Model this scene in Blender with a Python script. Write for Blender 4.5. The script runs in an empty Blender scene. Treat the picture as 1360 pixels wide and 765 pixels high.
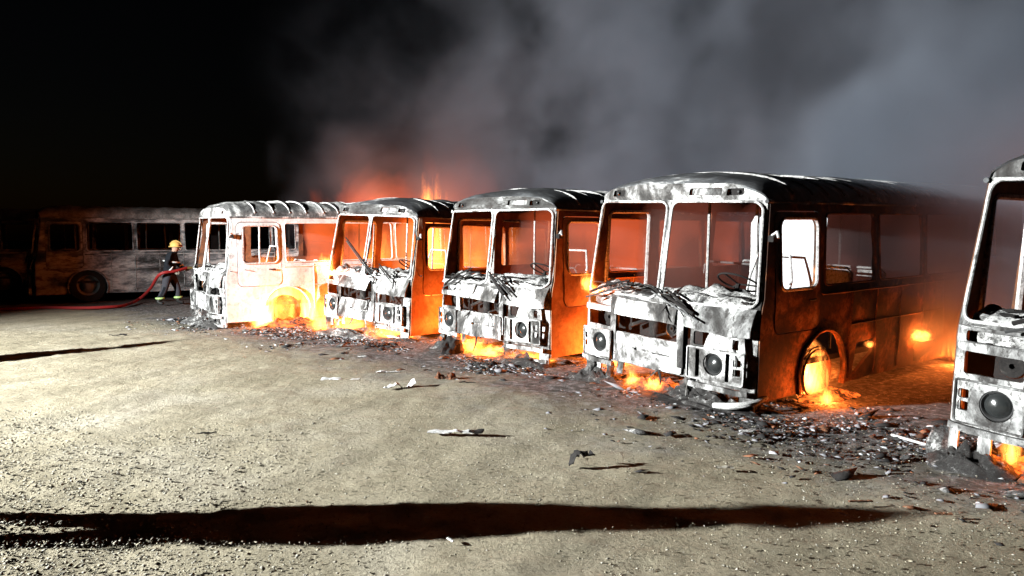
import bpy, bmesh, math, random
import numpy as np
from mathutils import Vector, Matrix, noise
from mathutils.geometry import delaunay_2d_cdt

sc = bpy.context.scene
R = math.radians
PI = math.pi

# ------------------------------------------------------------------ camera
cam_d = bpy.data.cameras.new('camera')
cam = bpy.data.objects.new('camera', cam_d)
sc.collection.objects.link(cam)
cam_d.sensor_width = 36.0
cam_d.lens = 36.0 * 1000 / 1360
cam_d.clip_start = 0.05
cam_d.clip_end = 2000
cam.location = (0, 0, 1.75)
cam.rotation_euler = (R(90) - 0.068, 0, 0)
sc.camera = cam

# ------------------------------------------------------------------ world (night)
w = bpy.data.worlds.new('World')
sc.world = w
w.use_nodes = True
wn = w.node_tree.nodes
bg = wn['Background']
sky = wn.new('ShaderNodeTexSky')
sky.sky_type = 'NISHITA'
sky.sun_disc = False
sky.sun_elevation = R(-4)
sky.sun_rotation = R(-60)
w.node_tree.links.new(sky.outputs[0], bg.inputs[0])
bg.inputs[1].default_value = 0.012

# ------------------------------------------------------------------ exposure / render
vs = sc.view_settings
vs.view_transform = 'Standard'
vs.look = 'None'
vs.exposure = 0.0
vs.gamma = 1.0
vs.use_curve_mapping = False
cy = sc.cycles
cy.use_denoising = True
cy.max_bounces = 6
cy.diffuse_bounces = 0
cy.glossy_bounces = 2
cy.transmission_bounces = 2
cy.volume_bounces = 2
cy.transparent_max_bounces = 8
cy.sample_clamp_indirect = 4.0
cy.sample_clamp_direct = 0.0
cy.volume_step_rate = 2.0
cy.volume_max_steps = 96
cy.use_adaptive_sampling = True
cy.adaptive_threshold = 0.02

FLOOD = Vector((-13.7, 4.05, 3.9))
FLOOD_AIM = Vector((-1.5, 11.0, 2.3))
FLOOD_POWER = 41000.0
FIRE = (1.0, 0.19, 0.028)

# ------------------------------------------------------------------ helpers
def link(o, parent=None):
    sc.collection.objects.link(o)
    if parent is not None:
        o.parent = parent
    return o

def tag(o, label=None, cat=None, group=None, kind=None):
    if label: o['label'] = label
    if cat: o['category'] = cat
    if group: o['group'] = group
    if kind: o['kind'] = kind
    return o

def empty(name, loc=(0, 0, 0), rot=(0, 0, 0)):
    o = bpy.data.objects.new(name, None)
    o.empty_display_size = 0.2
    o.location = loc
    o.rotation_euler = rot
    return link(o)

def point_light(name, loc, power, radius, color=FIRE, parent=None):
    d = bpy.data.lights.new(name, 'POINT')
    d.energy = power
    d.color = color
    d.shadow_soft_size = radius
    o = bpy.data.objects.new(name, d)
    o.location = loc
    return link(o, parent)

def nz(x, y, z, s=1.0):
    return noise.noise(Vector((x * s, y * s, z * s)))

def fbm(x, y, z, oct=4):
    return noise.fractal(Vector((x, y, z)), 1.0, 2.0, oct)

class MB:
    def __init__(self):
        self.v = []; self.f = []
    def add(self, vs_, fs):
        o = len(self.v)
        self.v.extend(vs_)
        self.f.extend([tuple(i + o for i in f) for f in fs])
        return self
    def box(self, x0, x1, y0, y1, z0, z1, rot=None, piv=None):
        vs_ = [Vector(p) for p in ((x0,y0,z0),(x1,y0,z0),(x1,y1,z0),(x0,y1,z0),(x0,y0,z1),(x1,y0,z1),(x1,y1,z1),(x0,y1,z1))]
        if rot is not None:
            c = Vector(piv) if piv else Vector(((x0+x1)/2,(y0+y1)/2,(z0+z1)/2))
            vs_ = [c + rot @ (p - c) for p in vs_]
        return self.add(vs_, [(3,2,1,0),(4,5,6,7),(0,1,5,4),(1,2,6,5),(2,3,7,6),(3,0,4,7)])
    def tube(self, pts, r, n=8, closed=False, caps=True):
        pts = [Vector(p) for p in pts]
        m = len(pts)
        rs = r if isinstance(r, (list, tuple)) else [r] * m
        vs_ = []; up = Vector((0.13, 0.2, 0.97))
        prev = None
        for i, p in enumerate(pts):
            if closed:
                t = pts[(i+1) % m] - pts[i-1]
            else:
                t = pts[min(i+1, m-1)] - pts[max(i-1, 0)]
            t = t.normalized() if t.length > 1e-9 else Vector((0,0,1))
            if prev is None:
                a = t.cross(up)
                if a.length < 0.05: a = t.cross(Vector((1, 0, 0)))
            else:
                a = prev - t * prev.dot(t)
            a.normalize(); prev = a.copy()
            b = t.cross(a)
            for k in range(n):
                th = 2 * PI * k / n
                vs_.append(p + (a * math.cos(th) + b * math.sin(th)) * rs[i])
        fs = []
        for i in range(m if closed else m - 1):
            j = (i + 1) % m
            for k in range(n):
                l = (k + 1) % n
                fs.append((i*n+k, i*n+l, j*n+l, j*n+k))
        if caps and not closed:
            fs.append(tuple(range(n-1, -1, -1)))
            fs.append(tuple((m-1)*n + k for k in range(n)))
        return self.add(vs_, fs)
    def lathe(self, prof, n=24, M=None, closed=False):
        # prof: (radius, height) about local z
        vs_ = []; m = len(prof)
        for (r, h) in prof:
            for k in range(n):
                th = 2 * PI * k / n
                p = Vector((r * math.cos(th), r * math.sin(th), h))
                vs_.append(M @ p if M is not None else p)
        fs = []
        for i in range(m if closed else m - 1):
            j = (i + 1) % m
            for k in range(n):
                l = (k + 1) % n
                fs.append((i*n+k, i*n+l, j*n+l, j*n+k))
        return self.add(vs_, fs)
    def grid(self, P, thick=None, closed_u=False):
        # P: rows of Vectors; thick: offset vector function -> a closed sheet
        rows = len(P); cols = len(P[0])
        vs_ = [p for r in P for p in r]
        fs = [(i*cols+j, i*cols+j+1, (i+1)*cols+j+1, (i+1)*cols+j) for i in range(rows-1) for j in range(cols-1)]
        if thick is not None:
            n = len(vs_)
            vs_ += [p + thick for p in vs_[:n]]
            fs += [tuple(reversed([k + n for k in f])) for f in fs]
            ring = [j for j in range(cols)] + [i*cols+cols-1 for i in range(1, rows)] + [(rows-1)*cols+j for j in range(cols-2, -1, -1)] + [i*cols for i in range(rows-2, 0, -1)]
            for a, b in zip(ring, ring[1:] + ring[:1]):
                fs.append((b, a, a + n, b + n))
        return self.add(vs_, fs)
    def plate(self, outline, holes, res, fmap, thick, seed=0):
        rnd = random.Random(seed)
        loops = []
        for lp in [outline] + list(holes):
            q = []
            for a, b in zip(lp, lp[1:] + lp[:1]):
                d = math.hypot(b[0]-a[0], b[1]-a[1])
                k = max(1, int(math.ceil(d / res)))
                for i in range(k):
                    q.append((a[0] + (b[0]-a[0]) * i / k, a[1] + (b[1]-a[1]) * i / k))
            loops.append(q)
        pts = []; edges = []
        for q in loops:
            o = len(pts); pts += q
            edges += [(o + i, o + (i + 1) % len(q)) for i in range(len(q))]
        us = [p[0] for p in loops[0]]; ws = [p[1] for p in loops[0]]
        gx = np.arange(min(us) + res/2, max(us), res); gy = np.arange(min(ws) + res/2, max(ws), res)
        G = np.array([(x + rnd.uniform(-.2, .2)*res, y + rnd.uniform(-.2, .2)*res) for x in gx for y in gy]) if len(gx) and len(gy) else np.zeros((0, 2))
        def inside(Q):
            c = np.zeros(len(Q), bool)
            for q in loops:
                A = np.array(q); B = np.roll(A, -1, 0)
                for (x1, y1), (x2, y2) in zip(A, B):
                    if y1 == y2: continue
                    m = ((Q[:, 1] > y1) != (Q[:, 1] > y2)) & (Q[:, 0] < (x2 - x1) * (Q[:, 1] - y1) / (y2 - y1) + x1)
                    c ^= m
            return c
        if len(G):
            G = G[inside(G)]
            E_ = np.array(pts)
            if len(G):
                dmin = np.array([np.min(np.hypot(E_[:, 0] - g[0], E_[:, 1] - g[1])) for g in G])
                G = G[dmin > res * .45]
        allp = [Vector(p) for p in pts] + [Vector((float(g[0]), float(g[1]))) for g in G]
        V, _, F, *_ = delaunay_2d_cdt(allp, edges, [], 0, 1e-6)
        V2 = np.array([(p[0], p[1]) for p in V])
        T = np.array([f for f in F])
        keep = inside(V2[T].mean(1))
        T = T[keep]
        n = len(V)
        top = [fmap(p[0], p[1], 0.0) for p in V]
        bot = [fmap(p[0], p[1], thick) for p in V]
        fs = [tuple(t) for t in T.tolist()] + [tuple(reversed([i + n for i in t])) for t in T.tolist()]
        cnt = {}
        for t in T.tolist():
            for a, b in ((t[0], t[1]), (t[1], t[2]), (t[2], t[0])):
                if (b, a) in cnt: del cnt[(b, a)]
                else: cnt[(a, b)] = 1
        for a, b in cnt:
            fs.append((b, a, a + n, b + n))
        # drop unused verts is not needed: CDT points are all used or harmless
        used = set(i for f in fs for i in f)
        allv = top + bot
        remap = {}; nv = []
        for i in sorted(used):
            remap[i] = len(nv); nv.append(allv[i])
        return self.add(nv, [tuple(remap[i] for i in f) for f in fs])
    def build(self, name, mat, parent=None, smooth=True, angle=40):
        me = bpy.data.meshes.new(name)
        me.from_pydata([tuple(p) for p in self.v], [], self.f)
        bm = bmesh.new(); bm.from_mesh(me)
        bmesh.ops.recalc_face_normals(bm, faces=bm.faces)
        bm.to_mesh(me); bm.free()
        if smooth:
            me.polygons.foreach_set('use_smooth', [True] * len(me.polygons))
            me.set_sharp_from_angle(angle=R(angle))
        me.materials.append(MAT[mat] if isinstance(mat, str) else mat)
        o = bpy.data.objects.new(name, me)
        return link(o, parent)

def rrect(x0, x1, y0, y1, r=0.06, n=4):
    out = []
    for cx, cy_, a0 in ((x1-r, y1-r, 0), (x0+r, y1-r, 90), (x0+r, y0+r, 180), (x1-r, y0+r, 270)):
        for k in range(n + 1):
            a = R(a0 + 90 * k / n)
            out.append((cx + r * math.cos(a), cy_ + r * math.sin(a)))
    return out

def circ(x, y, r, n=20):
    return [(x + r*math.cos(2*PI*k/n), y + r*math.sin(2*PI*k/n)) for k in range(n)]

# ------------------------------------------------------------------ materials
MAT = {}
def new_mat(name):
    m = bpy.data.materials.new(name)
    m.use_nodes = True
    MAT[name] = m
    nt = m.node_tree
    return m, nt, nt.nodes, nt.links, nt.nodes['Principled BSDF']

def coords(nt, scale=(1, 1, 1), rand=True):
    N, L = nt.nodes, nt.links
    tc = N.new('ShaderNodeTexCoord')
    mp = N.new('ShaderNodeMapping')
    mp.inputs['Scale'].default_value = scale
    L.new(tc.outputs['Object'], mp.inputs['Vector'])
    if rand:
        oi = N.new('ShaderNodeObjectInfo')
        cm = N.new('ShaderNodeCombineXYZ')
        mu = N.new('ShaderNodeMath'); mu.operation = 'MULTIPLY'; mu.inputs[1].default_value = 37.0
        L.new(oi.outputs['Random'], mu.inputs[0])
        for i in range(3): L.new(mu.outputs[0], cm.inputs[i])
        L.new(cm.outputs[0], mp.inputs['Location'])
    return mp.outputs[0]

def tex_noise(nt, vec, scale, detail=6, rough=0.6, dist=0.0):
    n = nt.nodes.new('ShaderNodeTexNoise')
    n.inputs['Scale'].default_value = scale
    n.inputs['Detail'].default_value = detail
    n.inputs['Roughness'].default_value = rough
    n.inputs['Distortion'].default_value = dist
    nt.links.new(vec, n.inputs['Vector'])
    return n.outputs['Fac']

def ramp(nt, fac, stops, interp='LINEAR'):
    r = nt.nodes.new('ShaderNodeValToRGB')
    r.color_ramp.interpolation = interp
    el = r.color_ramp.elements
    while len(el) < len(stops): el.new(0.5)
    for e, (p, c) in zip(el, stops):
        e.position = p
        e.color = (c, c, c, 1) if not isinstance(c, tuple) else (*c, 1)
    nt.links.new(fac, r.inputs[0])
    return r.outputs[0]

def mix(nt, fac, a, b):
    m = nt.nodes.new('ShaderNodeMix'); m.data_type = 'RGBA'
    for sock, val in ((m.inputs[0], fac), (m.inputs[6], a), (m.inputs[7], b)):
        if isinstance(val, (int, float)): sock.default_value = val
        elif isinstance(val, tuple): sock.default_value = (*val, 1)
        else: nt.links.new(val, sock)
    return m.outputs[2]

def math_n(nt, op, a, b=None, clamp=False):
    m = nt.nodes.new('ShaderNodeMath'); m.operation = op; m.use_clamp = clamp
    for i, v in enumerate((a, b)):
        if v is None: continue
        if isinstance(v, (int, float)): m.inputs[i].default_value = v
        else: nt.links.new(v, m.inputs[i])
    return m.outputs[0]

def bump(nt, bsdf, height, strength=0.5, dist=0.02):
    b = nt.nodes.new('ShaderNodeBump')
    b.inputs['Strength'].default_value = strength
    b.inputs['Distance'].default_value = dist
    nt.links.new(height, b.inputs['Height'])
    nt.links.new(b.outputs[0], bsdf.inputs['Normal'])

def burnt_metal(name, stops, fine_dark=0.5, streak=(1, 1, 1), scale=2.6, rough=0.85, bs=0.5, patch=None, patch_col=(0.02, 0.018, 0.016), patch_scale=1.1, spec=0.25, metallic=0.0, fine_at=(0.40, 0.52)):
    m, nt, N, L, P = new_mat(name)
    v = coords(nt, streak)
    a = tex_noise(nt, v, scale, 9, 0.68, 0.4)
    c = ramp(nt, a, stops)
    f = tex_noise(nt, v, scale * 9, 6, 0.75)
    fd = ramp(nt, f, [(fine_at[0], 1.0), (fine_at[1], 0.0)])
    c = mix(nt, math_n(nt, 'MULTIPLY', fd, fine_dark), c, (0.03, 0.026, 0.024))
    if patch is not None:
        v2 = coords(nt)
        pn = tex_noise(nt, v2, patch_scale, 8, 0.7, 0.6)
        pf = ramp(nt, pn, [(patch, 0.0), (patch + 0.13, 0.9)])
        c = mix(nt, pf, c, patch_col)
    L.new(c, P.inputs['Base Color'])
    P.inputs['Roughness'].default_value = rough
    P.inputs['Specular IOR Level'].default_value = spec
    P.inputs['Metallic'].default_value = metallic
    bump(nt, P, tex_noise(nt, v, scale * 12, 8, 0.8), bs, 0.015)
    return m

WHITE = (0.64, 0.635, 0.62); PALE = (0.17, 0.167, 0.162); GREY = (0.065, 0.063, 0.061); CHAR = (0.022, 0.02, 0.019)
RUST = (0.26, 0.105, 0.045); BROWN = (0.11, 0.05, 0.028)
burnt_metal('ash_white', [(0.33, CHAR), (0.40, (0.05, 0.048, 0.046)), (0.45, (0.13, 0.125, 0.12)), (0.49, (0.32, 0.315, 0.31)), (0.53, WHITE), (0.60, WHITE), (0.65, (0.26, 0.24, 0.22)), (0.72, (0.12, 0.10, 0.085))], 0.7, streak=(1, 1, 0.7), scale=2.0, fine_at=(0.38, 0.47), patch=0.60, patch_col=(0.16, 0.14, 0.125), patch_scale=5)
burnt_metal('ash_soot', [(0.34, CHAR), (0.42, (0.06, 0.058, 0.056)), (0.50, (0.09, 0.088, 0.085)), (0.57, (0.2, 0.2, 0.195)), (0.61, WHITE), (0.66, (0.12, 0.12, 0.12)), (0.72, (0.05, 0.05, 0.05))], 0.8, streak=(0.6, 1, 1.6), scale=2.2, fine_at=(0.42, 0.5))
burnt_metal('ash_grey', [(0.33, CHAR), (0.41, (0.06, 0.058, 0.056)), (0.47, (0.16, 0.158, 0.155)), (0.52, (0.34, 0.34, 0.335)), (0.57, WHITE), (0.62, PALE), (0.70, (0.10, 0.09, 0.08))], 0.8, streak=(1, 1, 0.6), scale=2.3, fine_at=(0.40, 0.48))
burnt_metal('pillar_white', [(0.25, CHAR), (0.36, PALE), (0.42, WHITE), (0.8, WHITE)], 0.6, scale=3.5)
burnt_metal('roof_skin', [(0.34, (0.015, 0.015, 0.016)), (0.47, (0.05, 0.052, 0.056)), (0.57, (0.14, 0.145, 0.15)), (0.63, WHITE), (0.70, PALE), (0.76, (0.05, 0.05, 0.05))], 0.6, streak=(0.5, 1.5, 1), scale=1.9)
burnt_metal('roof_pale', [(0.33, CHAR), (0.41, (0.12, 0.12, 0.12)), (0.47, PALE), (0.53, WHITE), (0.68, WHITE), (0.76, GREY)], 0.7, streak=(0.5, 1.5, 1), scale=1.8)
burnt_metal('side_rust', [(0.32, CHAR), (0.44, (0.06, 0.028, 0.018)), (0.52, BROWN), (0.58, RUST), (0.64, (0.42, 0.2, 0.1)), (0.72, (0.5, 0.38, 0.3))], 0.6, scale=2.0, patch=0.52, fine_at=(0.42, 0.5), patch_scale=1.3)
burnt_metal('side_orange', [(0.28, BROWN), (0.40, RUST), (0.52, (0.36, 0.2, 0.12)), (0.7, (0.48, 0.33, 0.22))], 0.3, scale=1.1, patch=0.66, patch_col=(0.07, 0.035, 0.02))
burnt_metal('side_ash', [(0.24, CHAR), (0.29, BROWN), (0.34, PALE), (0.39, (0.7, 0.7, 0.69)), (0.8, (0.7, 0.7, 0.69))], 0.25, scale=1.3)
burnt_metal('side_paint', [(0.36, CHAR), (0.42, (0.06, 0.07, 0.07)), (0.48, (0.2, 0.21, 0.22)), (0.53, (0.42, 0.43, 0.42)), (0.60, (0.62, 0.62, 0.60)), (0.66, (0.15, 0.15, 0.15)), (0.74, (0.25, 0.2, 0.14))], 0.5, streak=(1, 0.6, 1.7), scale=1.4)
burnt_metal('roof_dim', [(0.30, CHAR), (0.5, (0.2, 0.21, 0.2)), (0.65, (0.4, 0.4, 0.38)), (0.8, GREY)], 0.4, streak=(0.6, 1.2, 1), scale=2)
burnt_metal('inner_rust', [(0.30, CHAR), (0.45, BROWN), (0.58, RUST), (0.75, (0.32, 0.2, 0.13))], 0.3, scale=1.5)
burnt_metal('char', [(0.3, (0.008, 0.007, 0.007)), (0.6, (0.02, 0.018, 0.017)), (0.78, (0.06, 0.056, 0.053))], 0.3, scale=6)
burnt_metal('engine_iron', [(0.3, (0.006, 0.005, 0.005)), (0.52, (0.02, 0.018, 0.017)), (0.62, (0.06, 0.055, 0.05)), (0.75, (0.2, 0.19, 0.18))], 0.6, scale=7)
burnt_metal('ash_crust', [(0.36, CHAR), (0.44, (0.09, 0.09, 0.09)), (0.52, PALE), (0.60, WHITE), (0.68, (0.14, 0.14, 0.14))], 0.9, scale=6, bs=1.0, fine_at=(0.44, 0.52))
burnt_metal('dash_ash', [(0.33, CHAR), (0.40, (0.09, 0.09, 0.09)), (0.45, PALE), (0.52, WHITE), (0.66, WHITE), (0.74, GREY)], 0.9, scale=4, bs=1.0, fine_at=(0.40, 0.48))
burnt_metal('rim_steel', [(0.3, CHAR), (0.5, (0.06, 0.025, 0.015)), (0.65, BROWN), (0.8, GREY)], 0.3, scale=5)
burnt_metal('debris_ash', [(0.34, CHAR), (0.46, (0.05, 0.048, 0.047)), (0.54, GREY), (0.60, PALE), (0.64, WHITE), (0.70, (0.06, 0.05, 0.045)), (0.78, BROWN)], 0.9, scale=11, bs=1.0, fine_at=(0.44, 0.52))
burnt_metal('scrap_rust', [(0.3, CHAR), (0.5, BROWN), (0.65, RUST), (0.8, GREY)], 0.4, scale=8)
burnt_metal('scrap_pale', [(0.3, GREY), (0.42, WHITE), (0.65, WHITE), (0.78, PALE)], 0.4, scale=8)

def plain(name, col, rough=0.6, spec=0.4, metallic=0.0, bs=0.0, var=0.25, scale=9):
    m, nt, N, L, P = new_mat(name)
    v = coords(nt)
    n = tex_noise(nt, v, scale, 6, 0.65)
    c = mix(nt, n, tuple(x * (1 - var) for x in col), tuple(min(1, x * (1 + var)) for x in col))
    L.new(c, P.inputs['Base Color'])
    P.inputs['Roughness'].default_value = rough
    P.inputs['Specular IOR Level'].default_value = spec
    P.inputs['Metallic'].default_value = metallic
    if bs: bump(nt, P, tex_noise(nt, v, scale * 4, 5), bs, 0.01)
    return m
plain('lens_glass', (0.025, 0.027, 0.027), 0.22, 0.6, 0.0, 0.1, 0.5, 14)
plain('bezel', (0.05, 0.05, 0.05), 0.5, 0.4)
plain('tyre', (0.02, 0.02, 0.02), 0.85, 0.2, 0, 0.3)
plain('rim_grey', (0.22, 0.22, 0.21), 0.6, 0.4, 0, 0.2, 0.4)
plain('jacket', (0.010, 0.012, 0.016), 0.85, 0.2, 0, 0.3)
plain('trousers', (0.05, 0.05, 0.06), 0.85, 0.2, 0, 0.3)
plain('boot', (0.02, 0.02, 0.02), 0.5, 0.4)
plain('skin', (0.45, 0.27, 0.19), 0.6, 0.3)
plain('helmet_yellow', (0.7, 0.45, 0.13), 0.35, 0.5, 0, 0, 0.1)
plain('visor', (0.25, 0.05, 0.02), 0.3, 0.5)
plain('reflective', (0.85, 0.87, 0.85), 0.4, 0.6, 0, 0, 0.1)
plain('hivis', (0.45, 0.7, 0.25), 0.5, 0.4, 0, 0, 0.1)
plain('hose_red', (0.26, 0.015, 0.014), 0.6, 0.35, 0, 0.2, 0.2)
plain('brass', (0.5, 0.35, 0.12), 0.35, 0.5, 0.9)
plain('glove', (0.3, 0.27, 0.22), 0.8, 0.2)
plain('stand_metal', (0.3, 0.3, 0.3), 0.4, 0.5, 0.8)
plain('glass_dark', (0.02, 0.025, 0.03), 0.08, 0.6, 0, 0, 0.1)

def emission_mat(name, col, strength):
    m, nt, N, L, P = new_mat(name)
    P.inputs['Base Color'].default_value = (0.1, 0.1, 0.1, 1)
    P.inputs['Emission Color'].default_value = (*col, 1)
    P.inputs['Emission Strength'].default_value = strength
    return m
emission_mat('lamp_glow', (1.0, 0.97, 0.92), 30)

def ember_mat(name):
    m, nt, N, L, P = new_mat(name)
    v = coords(nt)
    n = tex_noise(nt, v, 9, 6, 0.7)
    f = ramp(nt, n, [(0.45, 0.0), (0.62, 1.0)])
    L.new(mix(nt, f, (0.03, 0.02, 0.018), (0.15, 0.05, 0.02)), P.inputs['Base Color'])
    P.inputs['Emission Color'].default_value = (1, 0.16, 0.02, 1)
    L.new(math_n(nt, 'MULTIPLY', f, 2.2), P.inputs['Emission Strength'])
    P.inputs['Roughness'].default_value = 0.9
    return m
ember_mat('ember')

def flame_vol(name, col, strength, density):
    """burning gas and firelit smoke in a cabin: emission in uneven billows"""
    m = bpy.data.materials.new(name); m.use_nodes = True; MAT[name] = m
    nt = m.node_tree; N, L = nt.nodes, nt.links
    N.remove(N['Principled BSDF'])
    pv = N.new('ShaderNodeVolumePrincipled')
    pv.inputs['Color'].default_value = (0.14, 0.11, 0.10, 1)
    pv.inputs['Density'].default_value = density
    pv.inputs['Density Attribute'].default_value = ''
    pv.inputs['Emission Color'].default_value = (*col, 1)
    n = tex_noise(nt, coords(nt, (1, 0.8, 1.2)), 0.75, 3, 0.55, 0.8)
    mr = N.new('ShaderNodeMapRange'); mr.interpolation_type = 'SMOOTHSTEP'
    for k, q in enumerate((0.36, 0.64, 0.10 * strength, 2.3 * strength)): mr.inputs[k + 1].default_value = q
    L.new(n, mr.inputs[0])
    L.new(mr.outputs[0], pv.inputs['Emission Strength'])
    L.new(pv.outputs[0], N['Material Output'].inputs['Volume'])
    return m

def soft_flame(name, col, strength, power=1.3, turb=2.3, nscale=2.2):
    """burning gas: emission that is strongest in the core and frays into tongues"""
    m = bpy.data.materials.new(name); m.use_nodes = True; MAT[name] = m
    nt = m.node_tree; N, L = nt.nodes, nt.links
    N.remove(N['Principled BSDF'])
    tc = N.new('ShaderNodeTexCoord')
    mp = N.new('ShaderNodeMapping'); mp.inputs['Location'].default_value = (0, 0, 0.28); mp.inputs['Scale'].default_value = (1, 1, 0.8)
    L.new(tc.outputs['Object'], mp.inputs['Vector'])
    ln = N.new('ShaderNodeVectorMath'); ln.operation = 'LENGTH'; L.new(mp.outputs[0], ln.inputs[0])
    v = ln.outputs['Value']
    if turb:
        n = tex_noise(nt, coords(nt, (1, 1, 0.45)), nscale, 4, 0.6, 0.8)
        v = math_n(nt, 'ADD', v, math_n(nt, 'MULTIPLY', math_n(nt, 'SUBTRACT', n, 0.5), turb))
    e = math_n(nt, 'SUBTRACT', 1.0, v, True)
    e = math_n(nt, 'POWER', e, power)
    em = N.new('ShaderNodeEmission'); em.inputs[0].default_value = (*col, 1)
    L.new(math_n(nt, 'MULTIPLY', e, strength), em.inputs[1])
    L.new(em.outputs[0], N['Material Output'].inputs['Volume'])
    return m
soft_flame('flame_hot', (1.0, 0.27, 0.045), 110.0, 1.4, 3.0, 2.6)
soft_flame('flame_lick', (1.0, 0.24, 0.035), 60.0, 1.4, 3.4, 3.0)
soft_flame('flame_mid', (1.0, 0.25, 0.04), 36.0, 1.3, 2.8, 2.4)
soft_flame('flame_low', (1.0, 0.20, 0.025), 9.0)
soft_flame('firelit_haze', (1.0, 0.13, 0.03), 1.2, 1.2, 1.6, 1.0)  # smoke lit by the fires below, its glow put in as emission
soft_flame('firelit_haze_dull', (1.0, 0.2, 0.1), 0.35, 1.2, 1.6, 1.0)  # weaker glow of firelit smoke, also given as emission
soft_flame('flame_glare', (1.0, 0.24, 0.035), 3.0, 2.2, 0.5, 1.2)  # soft glare round a flame, painted as a faint emissive halo

# ------------------------------------------------------------------ ground
def rowb(x, y): return 0.704 * x + 0.71 * y

def build_ground():
    def axis(lo, hi, d, far):
        s = []
        st = d * 3; p = lo
        while p > -far:
            p -= st; st *= 1.5; s.append(p)
        a = sorted(s) + list(np.arange(lo, hi, d))
        p = a[-1]; st = d * 3
        while p < far:
            p += st; st *= 1.5; a.append(p)
        return np.array(a)
    xs = axis(-11, 7, 0.05, 300); ys = axis(2.5, 15, 0.05, 300)
    X, Y = np.meshgrid(xs, ys)
    rng = np.random.default_rng(4)
    def vnoise(s, seed):
        r = np.random.default_rng(seed)
        T = r.random((256, 256))
        u = X / s; v = Y / s
        i = np.floor(u).astype(int); j = np.floor(v).astype(int)
        fu = u - i; fv = v - j
        fu = fu * fu * (3 - 2 * fu); fv = fv * fv * (3 - 2 * fv)
        g = lambda a, b: T[a % 256, b % 256]
        return (g(i, j) * (1-fu) + g(i+1, j) * fu) * (1-fv) + (g(i, j+1) * (1-fu) + g(i+1, j+1) * fu) * fv - .5
    Z = vnoise(2.7, 1) * 0.07 + vnoise(0.9, 2) * 0.03 + vnoise(0.35, 3) * 0.014 + vnoise(0.14, 5) * 0.012
    coarse = 1 / (1 + np.exp(-( -X * 0.9 - (Y - 4.2) * 0.25 - 1.3 + vnoise(0.8, 9) * 1.6) * 4))
    near = np.exp(-np.maximum(0, np.hypot(X, Y - 8) - 14) / 10)
    Z += (rng.random(Z.shape) - .5) * (0.006 + 0.009 * coarse)
    Z *= near
    v = np.stack([X, Y, Z], -1).reshape(-1, 3)
    ny, nx = X.shape
    idx = np.arange(nx * ny).reshape(ny, nx)
    f = np.stack([idx[:-1, :-1], idx[:-1, 1:], idx[1:, 1:], idx[1:, :-1]], -1).reshape(-1, 4)
    me = bpy.data.meshes.new('ground')
    me.vertices.add(len(v)); me.vertices.foreach_set('co', v.ravel())
    me.loops.add(f.size); me.loops.foreach_set('vertex_index', f.ravel())
    me.polygons.add(len(f)); me.polygons.foreach_set('loop_start', np.arange(0, f.size, 4)); me.polygons.foreach_set('loop_total', np.full(len(f), 4))
    me.update(); me.validate()
    me.polygons.foreach_set('use_smooth', [True] * len(me.polygons))
    m, nt, N, L, P = new_mat('dirt')
    tc = N.new('ShaderNodeTexCoord')
    vec = tc.outputs['Object']
    big = tex_noise(nt, vec, 0.45, 5, 0.6, 0.4)
    c = ramp(nt, big, [(0.35, (0.26, 0.228, 0.158)), (0.5, (0.34, 0.30, 0.215)), (0.65, (0.38, 0.345, 0.27))])
    fine = tex_noise(nt, vec, 26, 8, 0.8)
    c = mix(nt, ramp(nt, fine, [(0.36, 0.75), (0.5, 0.0)]), c, (0.10, 0.09, 0.065))
    grit = tex_noise(nt, vec, 75, 3, 0.7)
    c = mix(nt, ramp(nt, grit, [(0.60, 0.0), (0.68, 0.5)]), c, (0.42, 0.39, 0.32))
    # faint wheel tracks across the yard
    trk = N.new('ShaderNodeMapping'); trk.inputs['Rotation'].default_value = (0, 0, R(28)); L.new(vec, trk.inputs['Vector'])
    wv = N.new('ShaderNodeTexWave'); wv.inputs['Scale'].default_value = 0.28; wv.inputs['Distortion'].default_value = 2.2; wv.inputs['Detail'].default_value = 3; wv.inputs['Detail Scale'].default_value = 0.8
    L.new(trk.outputs[0], wv.inputs['Vector'])
    c = mix(nt, math_n(nt, 'MULTIPLY', ramp(nt, wv.outputs['Fac'], [(0.72, 0.0), (0.95, 1.0)]), 0.35), c, (0.17, 0.15, 0.105))
    blot = tex_noise(nt, vec, 1.7, 6, 0.7, 0.5)
    c = mix(nt, ramp(nt, blot, [(0.52, 0.0), (0.66, 0.55)]), c, (0.19, 0.165, 0.11))
    # soot and ash lying along the row of fronts
    sep = N.new('ShaderNodeSeparateXYZ'); L.new(vec, sep.inputs[0])
    b = math_n(nt, 'ADD', math_n(nt, 'MULTIPLY', sep.outputs[0], 0.704), math_n(nt, 'MULTIPLY', sep.outputs[1], 0.71))
    wob = math_n(nt, 'MULTIPLY', math_n(nt, 'SUBTRACT', tex_noise(nt, vec, 0.9, 6, 0.65), 0.5), 3.4)
    bb = math_n(nt, 'ADD', b, wob)
    mr = N.new('ShaderNodeMapRange'); mr.inputs[1].default_value = 5.15; mr.inputs[2].default_value = 6.5
    L.new(bb, mr.inputs[0])
    ashn = tex_noise(nt, vec, 11, 8, 0.75)
    ashc = ramp(nt, ashn, [(0.36, (0.02, 0.02, 0.021)), (0.5, (0.075, 0.075, 0.078)), (0.6, (0.20, 0.20, 0.21)), (0.72, (0.45, 0.45, 0.46))])
    c = mix(nt, math_n(nt, 'MULTIPLY', mr.outputs[0], 0.9), c, ashc)
    L.new(c, P.inputs['Base Color'])
    P.inputs['Roughness'].default_value = 0.95
    P.inputs['Specular IOR Level'].default_value = 0.15
    h = math_n(nt, 'ADD', tex_noise(nt, vec, 42, 8, 0.75), math_n(nt, 'MULTIPLY', tex_noise(nt, vec, 14, 4, 0.6), 0.8))
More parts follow.
